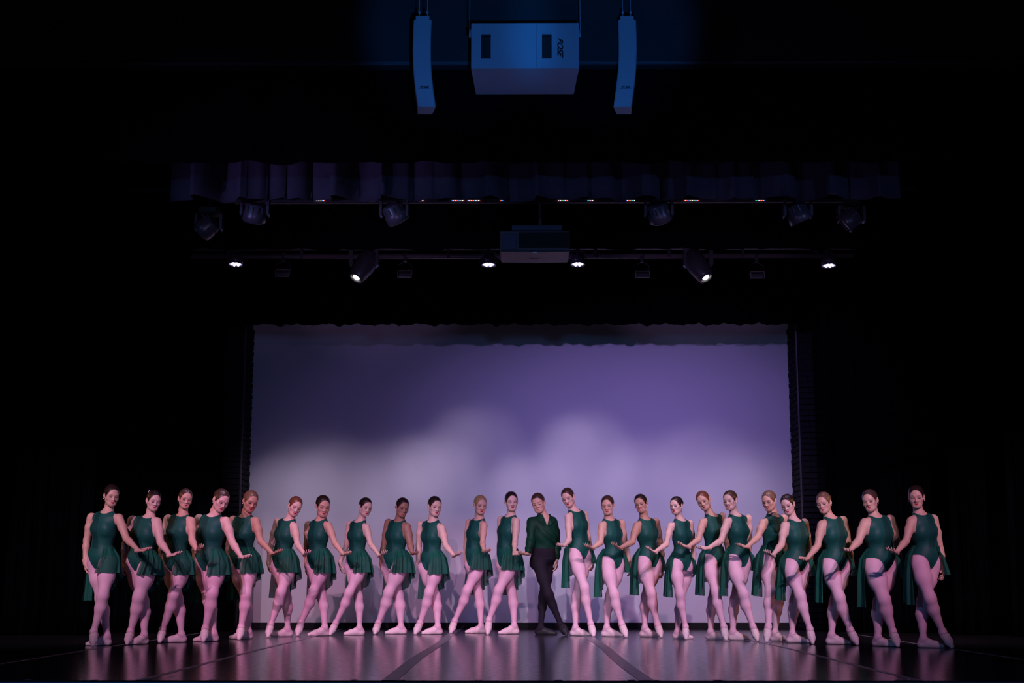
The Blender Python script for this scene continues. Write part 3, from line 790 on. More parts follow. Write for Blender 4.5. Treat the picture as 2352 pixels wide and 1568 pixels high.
# ---- head, made once in its own frame: x their right, y forward, z up
def A3(v): return np.array(v, float)
I3 = np.eye(3)
def rotm(rx=0, ry=0, rz=0):
    return np.array((Matrix.Rotation(R(rz), 3, 'Z') @ Matrix.Rotation(R(ry), 3, 'Y') @ Matrix.Rotation(R(rx), 3, 'X')))
def head_mesh(male=False, smile=False):
    jw = 1.08 if male else 1.0
    P1 = [('el', A3((0, -.018, .030)), I3, A3((.070, .090, .078))),
          ('el', A3((0, .030, -.030)), I3, A3((.053, .055, .068))),
          ('el', A3((0, .040, .036)), I3, A3((.049, .040, .044))),
          ('rc', A3((.020 * jw, .054, -.074)), A3((-.020 * jw, .054, -.074)), .021 * jw, .021 * jw),
          ('el', A3((0, .066, -.088)), I3, A3((.016 * jw, .015, .015))),
          ('rc', A3((.039 * jw, .0, -.048)), A3((.022, .048, -.078)), .018, .016), ('rc', A3((-.039 * jw, .0, -.048)), A3((-.022, .048, -.078)), .018, .016),
          ('el', A3((.038, .056, -.018)), I3, A3((.022, .016, .020))), ('el', A3((-.038, .056, -.018)), I3, A3((.022, .016, .020))),
          ('rc', A3((0, -.015, -.06)), A3((0, -.030, -.14)), .046, .043)]
    nose = [('rc', A3((0, .079, .010)), A3((0, .1020, -.029)), .0060, .0080), ('el', A3((0.0115, .090, -.031)), I3, A3((.008, .010, .007))), ('el', A3((-.0115, .090, -.031)), I3, A3((.008, .010, .007)))]
    brow = [('rc', A3((.018, .079, .023)), A3((.044, .065, .024)), .006, .006), ('rc', A3((-.018, .079, .023)), A3((-.044, .065, .024)), .006, .006)]
    wl = .021 if smile else .0125
    lips = [('rc', A3((-wl, .077, -.057)), A3((0, .0855, -.0555)), .0045, .0065), ('rc', A3((wl, .077, -.057)), A3((0, .0855, -.0555)), .0045, .0065),
            ('rc', A3((-wl * .8, .079, -.062)), A3((0, .0845, -.0655)), .005, .0075), ('rc', A3((wl * .8, .079, -.062)), A3((0, .0845, -.0655)), .005, .0075)]
    lids = [('el', A3((.031, .069, .001)), I3, A3((.0165, .0125, .0125))), ('el', A3((-.031, .069, .001)), I3, A3((.0165, .0125, .0125)))]
    ears = []
    for s in (-1, 1):
        Ar = rotm(rz=20 * s, rx=-12)
        ears += [('el', A3((s * .074, -.012, -.004)), Ar.T, A3((.007, .017, .030))), ('rc', A3((s * .070, .0, -.025)), A3((s * .072, .0, -.032)), .006, .006)]
    sock = [('el', A3((s * .031, .098, .003)), I3, A3((.019, .016, .012))) for s in (-1, 1)]
    allp = P1 + nose + brow + lips + lids + ears
    def fn(gd):
        D = gd(P1, .032)
        D = smin(D, gd(brow, .01), .020)
        D = -smin(-D, gd(sock, .004), .014)
        D = smin(D, gd(nose, .008), .012)
        D = smin(D, gd(lids, .003), .005)
        D = smin(D, gd(lips, .003), .005)
        D = smin(D, gd(ears, .006), .006)
        return D
    V, F = grid_surface(fn, allp, .0042)
    # paint regions: 0 skin 1 lips 2 lid 3 lash 4 brow 5 teeth
    X = V; parts = []
    def region(X, F, f, mat):
        X2, fi, fo, _, _ = clip(X, F, f); parts.append((mat, fi)); return X2, fo
    ax = lambda X: np.abs(X[:, 0])
    front = lambda X, y=.045: (X[:, 1] - y) * 20
    mn = np.minimum
    if smile:
        f = mn(1 - (X[:, 0] / .016) ** 2 - ((X[:, 2] + .0605) / .0035) ** 2, front(X)); X, F = region(X, F, f, 5)
    f = mn(1 - (X[:, 0] / (wl + .007)) ** 2 - ((X[:, 2] + .0605 - 14 * X[:, 0] ** 2 * (1 if smile else .3)) / (.0065 if male else .0092)) ** 2, front(X)); X, F = region(X, F, f, 1)
    f = mn(1 - ((ax(X) - .032) / .0190) ** 2 - ((X[:, 2] + .0060 + 6 * (ax(X) - .032) ** 2 * -1) / .0045) ** 2, front(X)); X, F = region(X, F, f, 3)
    f = mn(1 - ((ax(X) - .033) / .0200) ** 2 - ((X[:, 2] - .003) / .0105) ** 2, front(X)); X, F = region(X, F, f, 0 if male else 2)
    f = mn(1 - ((ax(X) - .032) / .018) ** 2 - ((X[:, 2] - .0270 + 22 * (ax(X) - .034) ** 2) / .0028) ** 2, front(X)); X, F = region(X, F, f, 4)
    parts.append((0, F))
    Fa = np.concatenate([p[1] for p in parts]); mi = np.concatenate([np.full(len(p[1]), p[0]) for p in parts])
    X, Fa = compact(X, Fa)
    return X, Fa, mi
HEADS = {'f': head_mesh(), 'smile': head_mesh(smile=True), 'm': head_mesh(male=True)}

def sphere_grid(c, r, nu=40, nv=28):
    u = np.linspace(0, 2 * np.pi, nu, endpoint=False); v = np.linspace(0.02, np.pi - 0.02, nv)
    U, Vv = np.meshgrid(u, v, indexing='ij')
    P = np.stack([c[0] + r[0] * np.sin(Vv) * np.cos(U), c[1] + r[1] * np.sin(Vv) * np.sin(U), c[2] + r[2] * np.cos(Vv)], -1).reshape(-1, 3)
    a = (np.arange(nu)[:, None] * nv + np.arange(nv - 1)[None]).ravel(); b = (((np.arange(nu) + 1) % nu)[:, None] * nv + np.arange(nv - 1)[None]).ravel()
    Q = np.stack([a, a + 1, b + 1, b], 1)
    return P, tris(Q)
def hair_mesh(male=False):
    r = (.0785, .1030, .0880) if not male else (.0805, .104, .091)
    P, F = sphere_grid((0, -.019, .031), r, 48, 36)
    if male:
        f = -.62 * P[:, 1] + .78 * P[:, 2] - .016 + .42 * np.maximum(0, np.abs(P[:, 0]) - .038)
        f = np.maximum(f, np.minimum(-P[:, 1] - .025, P[:, 2] + .045))
    else:
        f = -.75 * P[:, 1] + .66 * P[:, 2] - .004 + 0.55 * np.maximum(0, np.abs(P[:, 0]) - .018)
        # slicked hair: a parting groove along the crown
        P = P * (1 - 0.03 * np.exp(-(P[:, :1] / .0045) ** 2) * (P[:, 2:] > .05))
    X, fi, fo, _, _ = clip(P, F, f)
    X, fi = compact(X, fi)
    # close the rim by tucking it under: shrink a copy towards the skull
    return X, fi
HAIRM = {False: hair_mesh(False), True: hair_mesh(True)}
def bun_mesh():
    P, F = sphere_grid((0, -.128, .022), (.037, .026, .036), 28, 18)
    a = np.arctan2(P[:, 2] - .022, P[:, 0]); rr = np.hypot(P[:, 0], P[:, 2] - .022)
    P[:, 1] += .004 * np.sin(3 * a + rr * 220)
    return P, F
BUN = bun_mesh()

# ---- hands: x along the fingers, y towards the thumb, z out of the palm
def hand_mesh(kind):
    curl = {'offer': (.10, .32, .35), 'hang': (.25, .45, .45), 'flat': (.02, .12, .15)}[kind]
    pr = [('el', A3((.040, .002, -.001)), I3, A3((.050, .036, .0145))), ('rc', A3((-.03, 0, 0)), A3((.012, 0, 0)), .023, .021),
          ('rc', A3((.070, .028, 0)), A3((.068, -.028, -.002)), .0105, .0095)]
    fg = []
    for i, (y, L, r, sp) in enumerate(((.030, .072, .0088, .16), (.010, .082, .0090, .05), (-.010, .076, .0086, -.06), (-.028, .060, .0078, -.18))):
        b = A3((.078, y, 0)); ang = 0.0
        x = [b]
        extra = 0.06 * i
        for j, f in enumerate((.45, .31, .24)):
            ang += curl[j] + extra * (1 if j else .6)
            d = A3((math.cos(ang) * math.cos(sp), math.sin(sp) * math.cos(ang), math.sin(ang)))
            x.append(x[-1] + d * L * f)
        for j in range(3): fg.append([('rc', x[j], x[j + 1], r * (1 - .10 * j), r * (1 - .10 * (j + 1)))])
    th = [('rc', A3((.012, .020, .003)), A3((.045, .044, .012)), .014, .0115), ('rc', A3((.045, .044, .012)), A3((.070, .052, .020)), .0105, .0095), ('rc', A3((.070, .052, .020)), A3((.090, .052, .026)), .0095, .008)]
    allp = pr + [q for f in fg for q in f] + th
    def fn(gd):
        D = gd(pr, .015)
        for i in range(4):
            D = smin(D, gd([q for f in fg[i * 3:i * 3 + 3] for q in f], .004), .006)
        return smin(D, gd(th, .008), .010)
    return grid_surface(fn, allp, .0042)
HANDS = {k: hand_mesh(k) for k in ('offer', 'hang', 'flat')}

def unit(v): return v / (np.linalg.norm(v) + 1e-12)
REG = {'A': (170, 1090, 3.732), 'B': (360, 1090, 3.732), 'C': (600, 1110, 4.02), 'D': (840, 1110, 4.02), 'E': (1020, 1100, 4.02),
       'F': (1270, 1100, 4.02), 'G': (1480, 1100, 3.92), 'H': (1720, 1100, 3.92), 'I': (1930, 1100, 3.825)}

def dancer(d):
    ox, oy, sc = REG[d['r']]
    s = d['s']                                  # +1 offers the arm to the viewer's right, -1 to the left
    male = d.get('male', False)
    def px(k): return (ox + d[k][0] / sc, oy + d[k][1] / sc)
    toeA_s, heel_s = px('toeA'), px('heelB')
    Ya = floor_at(toeA_s[0], toeA_s[1] - 1.0)[1]
    Yb = floor_at(heel_s[0], heel_s[1] + 0.5)[1]
    Yb = min(max(Yb, Ya + 0.22), Ya + 0.42)
    Yp = Yb - 0.06 + d.get('dY', 0)
    ppm = FPX / math.hypot(Yp, 0.0) * 1.0 * math.cos(PITCH) / math.cos(PITCH)
    w_ = d.get('w', 1.0)
    hs = (d['head'][2] / sc / ppm) / 0.218      # figure scale from head size
    hs = 0.5 * hs + 0.5 * min(max(hs, 0.92), 1.06)
    psi = R(d.get('psi', 38)) * s
    Fd = A3((-math.sin(psi), -math.cos(psi), 0)); Ld = A3((math.cos(psi), -math.sin(psi), 0))   # facing, their left
    def J(k, dy=0.0): x, y = px(k); return at(x, y, Yp + dy)
    # sides: near = offering arm. For s>0 that is their left
    near = Ld * s
    shw = 0.165 * hs
    N_ = J('nb', -0.03)
    SN, SF = J('shN', near[1] * shw), J('shF', -near[1] * shw)
    EN, WN = J('elN', near[1] * shw - 0.07), J('wrN', near[1] * shw - 0.17)
    EF, WF = J('elF', -near[1] * shw + 0.03), J('wrF', -near[1] * shw - 0.01)
    W_ = J('waist', 0.0); P_ = J('pelvis', 0.01)
    hipA, hipB = J('hipA', -0.045), J('hipB', 0.045)
    toeA = floor_at(toeA_s[0], toeA_s[1] - 1.0); toeA[2] = 0.020
    ankx, anky = px('ankA')
    ank_yoff = 0.0
    aA = at(ankx, anky, Ya + 0.10)
    for _ in range(3):
        flat2 = (aA[0] - toeA[0]) ** 2 + (aA[2] - toeA[2]) ** 2
        aA = at(ankx, anky, Ya + math.sqrt(max(0.19 ** 2 * hs * hs - flat2, 0.0009)))
    kneeA = at(*px('kneeA'), 0.5 * (aA[1] + hipA[1]) - 0.07)
    heelB = at(heel_s[0] , heel_s[1], Yb); heelB[2] = 0.030
    heelB = heelB + A3((-0.022 * (-1 if d['toeB'][0] > d['heelB'][0] else 1), 0, 0))
    fx = at(*px('toeB'), Yb)[0] - heelB[0]
    FL = 0.205 * hs
    fdx = max(-FL * .97, min(FL * .97, fx + (0.012 if fx < 0 else -0.012)))
    toeB = heelB + A3((fdx, -math.sqrt(max(FL * FL - fdx * fdx, 1e-4)), 0)); toeB[2] = 0.018
    fdir = unit((toeB - heelB) * A3((1, 1, 0)))
    ankB = at(*px('ankB'), heelB[1] + fdir[1] * 0.045)
    ankB[2] = max(ankB[2], 0.085)
    kneeB = at(*px('kneeB'), 0.5 * (ankB[1] + hipB[1]) + 0.03)
    hd = px('head') if False else (ox + d['head'][0] / sc, oy + d['head'][1] / sc)
    roll, yaw, pitch = d['rot']
    Rm = rotm(ry=roll) @ rotm(rz=yaw) @ rotm(rx=pitch)
    B = Rm @ np.array([[-1, 0, 0], [0, -1, 0], [0, 0, 1]], float).T
    Hc = at(hd[0], hd[1], Yp - 0.055)
    hsz = (d['head'][2] / sc / ppm) / 0.222
    lw = w_ * hs
    up = unit(N_ - P_)
    T = np.stack([Ld, Fd, up]); T[1] = unit(np.cross(T[2], T[0])) * 1.0
    T[1] = T[1] if T[1] @ Fd > 0 else -T[1]
    chest = P_ + (N_ - P_) * 0.70
    midch = W_ + (N_ - W_) * 0.42
    m = 1.12 if male else 1.0
    el = lambda c, r: ('el', c, T, A3(r) * 1.0)
    torso = [el(P_ + up * .015, (.146 * lw, .104 * lw, .115 * hs)), el(W_ + up * -.01, (.104 * lw * m, .082 * lw * m, .12 * hs)),
             el(midch, (.124 * lw * m, .094 * lw * m, .13 * hs)), el(N_ - up * .085 * hs, (.125 * lw * m, .076 * lw, .085 * hs)),
             ('rc', N_ - up * .02 + near * 0.02, SN - up * .012, .028 * lw, .030 * lw), ('rc', N_ - up * .02 - near * .02, SF - up * .012, .028 * lw, .030 * lw),
             ('rc', N_ - T[1] * .025 - up * .03, Hc - B @ A3((0, .022, .045)) * hsz, .050 * hs * (1.1 if male else 1), .045 * hs * (1.12 if male else 1.0)),
             ('el', P_ - T[1] * .065 * lw - Ld * .06 - up * .045, T, A3((.085, .080, .085)) * lw), ('el', P_ - T[1] * .065 * lw + Ld * .06 - up * .045, T, A3((.085, .080, .085)) * lw)]
    bust = [] if male else [('el', N_ - up * .175 * hs + T[1] * .060 * lw + Ld * q * .056, T, A3((.052, .040, .050)) * lw) for q in (-1, 1)]
    def arm(S, E, Wr):
        mid = E + (Wr - E) * 0.28
        return [('rc', S, S + (E - S) * .45, .042 * lw * m, .041 * lw * m), ('rc', S + (E - S) * .45, E, .041 * lw * m, .031 * lw), ('rc', E, mid, .031 * lw, .032 * lw), ('rc', mid, Wr, .032 * lw, .0205 * hs)]
    aN, aF = arm(SN, EN, WN), arm(SF, EF, WF)
    lm = 0.86 if male else 1.0
    def leg(H, K, A, toe, pointed, heel=None):
        thd = unit(K - H); shd = unit(A - K)
        back = -unit(Fd - shd * (Fd @ shd))
        L = np.linalg.norm(A - K)
        out = [('rc', H, H + (K - H) * .42, .092 * lw * lm, .079 * lw * lm), ('rc', H + (K - H) * .42, K, .079 * lw * lm, .050 * lw),
               ('rc', K, K + (A - K) * .14, .049 * lw, .046 * lw), ('rc', K + shd * L * .10, K + shd * L * .34 + back * .012, .046 * lw, .054 * lw * lm), ('rc', K + shd * L * .34 + back * .012, A, .054 * lw * lm, .031 * hs),
               ('el', K + T[1] * .014, I3, A3((.037, .037, .046)) * lw)]
        if pointed:
            td = unit(toe - A); perp = unit(-T[1] - td * (-T[1] @ td))
            hl = A + td * .022 - td * 0 + unit(A3((0, 1, 0)) - td * td[1]) * .030
            ball = A + (toe - A) * .66
            ft = [('rc', A, A + (toe - A) * .4, .032 * hs, .031 * hs), ('rc', A + (toe - A) * .4, ball, .031 * hs, .033 * hs), ('rc', ball, toe, .033 * hs, .017 * hs),
                  ('rc', hl, A + td * .06, .026 * hs, .028 * hs), ('rc', A, hl, .030 * hs, .026 * hs)]
        else:
            ball = heel + (toe - heel) * .66; ball[2] = .028
            ft = [('rc', A, heel + A3((0, 0, .012)), .032 * hs, .031 * hs), ('rc', A - A3((0, 0, .012)), ball, .032 * hs, .028 * hs), ('rc', heel, ball, .028 * hs, .030 * hs), ('rc', ball, toe, .030 * hs, .017 * hs)]
        return out, ft
    lA, fA = leg(hipA, kneeA, aA, toeA, True)
    lB, fB = leg(hipB, kneeB, ankB, toeB, False, heelB)
    groups = {'torso': (torso, .05), 'bust': (bust, .02), 'aN': (aN, .03), 'aF': (aF, .03), 'lA': (lA + fA, .03), 'lB': (lB + fB, .03)}
    def total(get):
        D = get(torso, .05)
        if bust: D = smin(D, get(bust, .03), .055)
        LA = get(lA, .045) + .0065; LB = get(lB, .045) + .0065
        LA = smin(LA, get(fA, .024), .024); LB = smin(LB, get(fB, .024), .024)
        D = np.minimum(smin(D, LA, .05), smin(D, LB, .05))
        D = np.minimum(smin(D, get(aN, .02), .028), smin(D, get(aF, .02), .028))
        return D
    tot_at = lambda P: total(lambda pr, k: group_d(P, pr, k))
    allp = torso + bust + aN + aF + lA + fA + lB + fB
    def fn(gd):
        D = total(gd)
        return D
    V, F = grid_surface(fn, allp, .0092)
    N = normals(V, F)
    V = V - N * np.clip(tot_at(V), -.006, .006)[:, None]
    V[:, 2] = np.maximum(V[:, 2], 0.0065)
    N = normals(V, F)
    g = {k: group_d(V, *groups[k]) if groups[k][0] else np.full(len(V), 9.0) for k in groups}
    armd = np.minimum(g['aN'], g['aF']); legd = np.minimum(g['lA'], g['lB'])
    base = A3((ankB[0], heelB[1], 0.0))
    root = empty('person', base); tag(root, d['label'], 'person', 'dancers in a line across the stage')
    # ---- clothing fields
    rel = V - P_
    lat = np.abs(rel @ T[0]); u = rel @ up
    crotch = -0.105 * hs
    tt = np.clip((lat - 0.022) / (.115 * lw), 0, 1)
    legline = (u - crotch) - .150 * hs * (1 - (1 - tt) ** 2.0)
    fnt = (rel @ T[1])
    relN = V - N_
    ax_ = unit(Hc - N_); hh = np.maximum(relN @ up, 0)
    rl = (relN - hh[:, None] * (ax_ / (ax_ @ up) - up)) @ T.T; rl[:, 2] = np.minimum(rl[:, 2] - .015, 0); rl[:, 1] -= .012
    neck = (np.linalg.norm(rl / A3((.064, .068, .040)) / hs, axis=1) - 1.0) * .06
    neck = np.minimum(neck, .014 * hs - relN @ up)
    below_neck = -(relN @ up) + 0.012 - 0.35 * np.maximum(-(relN @ T[1]), 0)
    seg = lambda S, E, q: d_rc(V, S + q * near * .010 + up * .014, S + (E - S) * .28 + q * near * .006, .062 * lw, .058 * lw)
    armN, armF = seg(SN, EN, 1), seg(SF, EF, -1) - .012
    notarm = armd - .011
    legsok = legline
    if male:
        vz = (relN @ up)
        vneck = np.abs(relN @ T[0]) - np.maximum(0, (vz + .105) * .30)
        vneck = np.where((relN @ T[1] > 0.0), vneck, .05)
        fcoll = -(vz) + .030
        dn = np.linalg.norm(V - WN, axis=1); df = np.linalg.norm(V - WF, axis=1)
        wristN = np.minimum(dn - .03, 9); wristF = df - .03
        farhand = np.minimum(wristN, wristF)
        shirt = np.minimum.reduce([np.maximum(u - .110, .02 - armd - .012), vneck, fcoll, farhand, np.maximum(.01 - (armd - .004), u - .110) ])
        f_le = shirt
    else:
        f_le = np.minimum.reduce([legsok, neck, armN, armF, notarm])
    # tights: everything low on the body that is not an arm
    f_ti = np.minimum(armd - .010, (.145 if male else .075) - u + (0.0))
    X = np.concatenate([V, N, f_le[:, None], f_ti[:, None], (rel @ T[0])[:, None], fnt[:, None], u[:, None], g['lA'][:, None] - g['lB'][:, None]], 1)
    # a shoe is the low part of each foot
    def shoe_field(A, heel_dir, toe, pointed):
        tdv = unit(toe - A)
        if pointed:
            sole = unit(A3((0, 1, 0)) - tdv * tdv[1]); n_ = unit(tdv * .78 + sole * .62); c0 = .028
        else:
            tf = unit((toe - A) * A3((1, 1, 0))); n_ = unit(tf * .42 + A3((0, 0, -1)) * .90); c0 = .030
        return (V - A) @ n_ - c0 * hs
    sA = shoe_field(aA, None, toeA, True); sB = shoe_field(ankB, None, toeB, False)
    isA = g['lA'] < g['lB']
    nearA = .26 - np.linalg.norm(V - toeA, axis=1); nearB = .28 - np.linalg.norm(V - toeB, axis=1)
    sfA = np.minimum.reduce([sA, nearA, (g['lB'] - g['lA']) + .001]); sfB = np.minimum.reduce([sB, nearB, (g['lA'] - g['lB']) + .001])
    X = np.concatenate([X, sfA[:, None], sfB[:, None]], 1)
    def shell(col, off, name, mats, parent=root, panel=False, extra=None):
        X2, fi, fo, _, _ = clip(X, F, X[:, col])
        if not len(fi): return None
        mi = None
        if panel:
            X2, fi = compact(X2, fi)
            pf = np.minimum(.036 * hs - np.abs(X2[:, 8]), (X2[:, 9] + .0) * 2)
            pf = np.minimum(pf, X2[:, 10] - .10 * hs)
            X2, a, b, _, _ = clip(X2, fi, pf)
            fi = np.concatenate([a, b]); mi = np.concatenate([np.ones(len(a)), np.zeros(len(b))])
        X2, fi = compact(X2, fi)
        P = X2[:, :3] + unit_rows(X2[:, 3:6]) * off
        if extra is not None: P = P + extra(X2)
        P[:, 2] = np.maximum(P[:, 2], 0.003)
        return link_mesh(name, P - base, fi, mats, parent, mi)
    # body mesh: figure, head and hands together
    hv, hf, hm = HEADS['m' if male else ('smile' if d.get('smile') else 'f')]
    sk = d.get('skin', 'fair')
    HV = Hc + (hv * hsz) @ B.T
    parts = [(V, F, np.zeros(len(F)))]
    parts.append((HV, hf, hm))
    def place_hand(kind, Wr, tip, nrm, thumb, size=1.0):
        v, f = HANDS[kind]
        x = unit(tip - Wr); z = unit(nrm - x * (nrm @ x)); y = np.cross(z, x)
        flip = y @ thumb < 0
        if flip: y = -y
        Rr = np.stack([x, y, z], 1)
        return Wr + (v * size) @ Rr.T, (f[:, ::-1] if flip else f)
    tN, tF = px('tipN'), px('tipF')
    def tip3(Wr, t, k=0.135):
        q = at(t[0], t[1], Wr[1]); dd = q - Wr; l = math.hypot(dd[0], dd[2])
        ex = math.sqrt(max((k * hs) ** 2 - l * l, 0.0))
        return Wr + A3((dd[0], -ex, dd[2]))
    h1v, h1f = place_hand('offer', WN, tip3(WN, tN), A3((0, -.12, 1)) + A3((s * -.1, 0, 0)), A3((0, 1, 0)), .93 * hs)
    h2v, h2f = place_hand('hang', WF, tip3(WF, tF, .150), A3((s * 1.0, .3, 0)), A3((0, -1, 0)), .93 * hs)
    parts += [(h1v, h1f, np.zeros(len(h1f))), (h2v, h2f, np.zeros(len(h2f)))]
    VV = np.concatenate([p[0] for p in parts]); off = np.cumsum([0] + [len(p[0]) for p in parts])
    FF = np.concatenate([p[1] + off[i] for i, p in enumerate(parts)]); MI = np.concatenate([p[2] for p in parts])
    link_mesh('body', VV - base, FF, [M['skin_' + sk], M['lips_plain' if male else 'lips'], M['lid_' + sk], M['lash'], M['brow'], M['teeth']], root, MI)
    # hair, bun, earrings
    hc = d.get('hair', 'dark')
    pv, pf_ = HAIRM[male]
    hair = link_mesh('hair', Hc + (pv * hsz) @ B.T - base, pf_, M['hair_' + hc], root)
    if not male:
        link_mesh('hair_bun', Hc + (BUN[0] * hsz) @ B.T - base, BUN[1], M['hair_' + hc], hair)
        ev, ef = sphere_grid((0, 0, 0), (.005, .005, .006), 10, 8)
        for q in (-1, 1):
            link_mesh('earring', Hc + (A3((q * .077, .002, -.040)) * hsz) @ B.T + ev - base, ef, M['pearl'], root)
    if d.get('pin'):
        m_ = MB()
        c = Hc + (A3((.060, -.045, .085)) * hsz) @ B.T - base
        for q in range(5):
            a = q * 1.2566; m_.lathe([(0.001, -.002), (.005, -.001), (.005, .001), (.001, .002)], Matrix.Translation(c + A3((.009 * math.cos(a), 0, .009 * math.sin(a)))) @ Matrix.Rotation(R(90), 4, 'X'), 8)
        m_.build('hair_pin', M['pearl'], hair)
    if male:
        shell(7, .0035, 'tights', [M['tights_black']], extra=lambda X2: unit_rows(X2[:, 3:6]) * (.016 * np.clip((X2[:, 10:11] - .04) / .07, 0, 1)))
        wr = lambda X2: unit_rows(X2[:, 3:6]) * (.004 * np.sin(X2[:, 2:3] * 42 + X2[:, :1] * 26 + 2.2 * np.sin(X2[:, 2:3] * 11 + X2[:, :1] * 17)) + .004)
        shell(6, .012, 'velvet_shirt', [M['velvet']], extra=wr)
        # collar flaps and cuffs
        for q in (-1, 1):
            a = N_ + up * .034 - T[1] * .040 + Ld * q * .050; b = N_ + up * .032 + T[1] * .022 + Ld * q * .062
            c = N_ - up * .075 + T[1] * .112 + Ld * q * .060; e = N_ - up * .100 + T[1] * .112 + Ld * q * .018; f2 = N_ - up * .010 + T[1] * .078 + Ld * q * .036
            g2 = N_ + up * .006 - T[1] * .030 + Ld * q * .098
            g3 = N_ - up * .030 + T[1] * .072 + Ld * q * .098
            pts = [p - base for p in (a, b, f2, e, c, g3, g2)]
            pts2 = [p - T[1] * .004 - Ld * q * .002 for p in pts]; n = len(pts)
            fs = [(0, 1, 5, 6), (1, 2, 4, 5), (2, 3, 4)]
            fs += [tuple(i + n for i in f)[::-1] for f in fs] + [(i, i + n, (i + 1) % n + n, (i + 1) % n) for i in range(n)]
            MB().add(pts + pts2, fs).build('collar', M['velvet'], root)
        for Wr, E in ((WN, EN), (WF, EF)):
            dv = unit(E - Wr)
            mt = Matrix.Translation(Wr + dv * .018 - base) @ Vector(dv).to_track_quat('Z', 'Y').to_matrix().to_4x4()
            MB().lathe([(.030, -.014), (.0335, -.012), (.0345, .0), (.034, .018), (.038, .030), (.033, .036)], mt, 20, cap=False).build('cuff', M['velvet'], root)
        shell(12, .0055, 'ballet_shoe', [M['shoe_black']]); shell(13, .0055, 'ballet_shoe', [M['shoe_black']])
        return root
    shell(7, .0025, 'tights', [M['tights']])
    shell(6, .0055, 'leotard', [M['leotard'], M['leotard_panel']], panel=True)
    sh1 = shell(12, .0045, 'ballet_shoe', [M['shoe']]); sh2 = shell(13, .0045, 'ballet_shoe', [M['shoe']])
    # elastics crossing the instep
    for sh_, A, toe, pointed in ((sh1, aA, toeA, True), (sh2, ankB, toeB, False)):
        if sh_ is None: continue
        td = unit(toe - A)
        topd = unit(A3((0, -1, 0)) - td * -td[1]) if pointed else unit(A3((0, 0, 1)) - td * td[2])
        sd_ = np.cross(td, topd)
        for q in (-1, 1):
            c1 = A + td * .020 + sd_ * q * .034 * hs; c2 = A + td * .052 + topd * .033 * hs; c3 = A + td * .085 - sd_ * q * .030 * hs
            pts = []
            for k in range(7):
                t = k / 6; p = (1 - t) ** 2 * c1 + 2 * t * (1 - t) * (c2 + topd * .02) + t * t * c3
                # seat on the surface
                e = 1e-3; dd0 = tot_at(p[None])[0]
                gr = A3([tot_at((p + A3(v) * e)[None])[0] - dd0 for v in ((1, 0, 0), (0, 1, 0), (0, 0, 1))]) / e
                p = p - unit(gr) * (dd0 - .004)
                pts.append(p - base)
            MB().tube(pts, .0022, 6).build('elastic', M['elastic'], sh_)
    # ---- skirt: open over the right front, short over the left hip, long behind and on the right
    nu, nv = 190, 22
    ph0, ph1 = R(d.get('sk0', 28)), R(d.get('sk1', 266 if s > 0 else 282))
    U = np.linspace(0, 1, nu + 1); phi = ph0 + (ph1 - ph0) * U
    Ls, Ll = .27 * hs * d.get('skl', 1.0), .56 * hs * d.get('skl', 1.0)
    ts = np.clip((phi - R(105)) / (R(235) - R(105)), 0, 1); Lf = Ls + (Ll - Ls) * (ts * ts * (3 - 2 * ts))
    Vs = np.linspace(0, 1, nv + 1)
    Wc = P_ + up * .120 * hs
    P = np.zeros((nu + 1, nv + 1, 3))
    top0 = R(d.get('skt', 34))
    dn = unit(-up * .35 + A3((0, 0, -1)) * .65)
    for j, v in enumerate(Vs):
        ph = ph1 - (ph1 - (top0 * (1 - v) + ph0 * v)) * (1 - U)
        dirs = np.sin(ph)[:, None] * T[0] + np.cos(ph)[:, None] * T[1]
        r0 = 1 / np.sqrt((np.sin(ph) / (.108 * lw)) ** 2 + (np.cos(ph) / (.090 * lw)) ** 2)
        folds = np.sin(phi * 13 + 1.3 * np.sin(phi * 4 + d['toeA'][0])) + .45 * np.sin(phi * 24 + 2 + 1.5 * np.sin(phi * 3))
        dep_ = Lf * v
        rad = r0 + .050 * lw * np.clip(dep_ / .10, 0, 1) + (.13 * np.minimum(dep_, .26) + .02 * dep_) + (.003 + .024 * v) * folds
        P[:, j] = Wc[None] + dirs * rad[:, None] + dn * dep_[:, None]
    Pf = P.reshape(-1, 3)
    leg_only = lambda Q: smin(np.minimum(group_d(Q, lA, .022), group_d(Q, lB, .022)), group_d(Q, torso, .05), .04)
    need = .013
    for it in range(5):
        dd0 = leg_only(Pf); bad = dd0 < need
        if not bad.any(): break
        Q = Pf[bad]; e = .003
        gr = np.stack([leg_only(Q + A3(v) * e) - dd0[bad] for v in ((1, 0, 0), (0, 1, 0), (0, 0, 1))], 1) / e
        gr[:, 2] *= .2
        gr /= np.linalg.norm(gr, axis=1, keepdims=True) + 1e-9
        Pf[bad] = Q + gr * (need - dd0[bad])[:, None] * 1.0
    G = Pf.reshape(nu + 1, nv + 1, 3)
    G[:, :, 2] = np.maximum(G[:, :, 2], .02)
    aa = (np.arange(nu)[:, None] * (nv + 1) + np.arange(nv)[None]).ravel()
    Fq = np.stack([aa, aa + 1, aa + nv + 2, aa + nv + 1], 1)
    link_mesh('skirt', G.reshape(-1, 3) - base, Fq, M['skirt'], root)
    return root
def unit_rows(a): return a / (np.linalg.norm(a, axis=1, keepdims=True) + 1e-12)

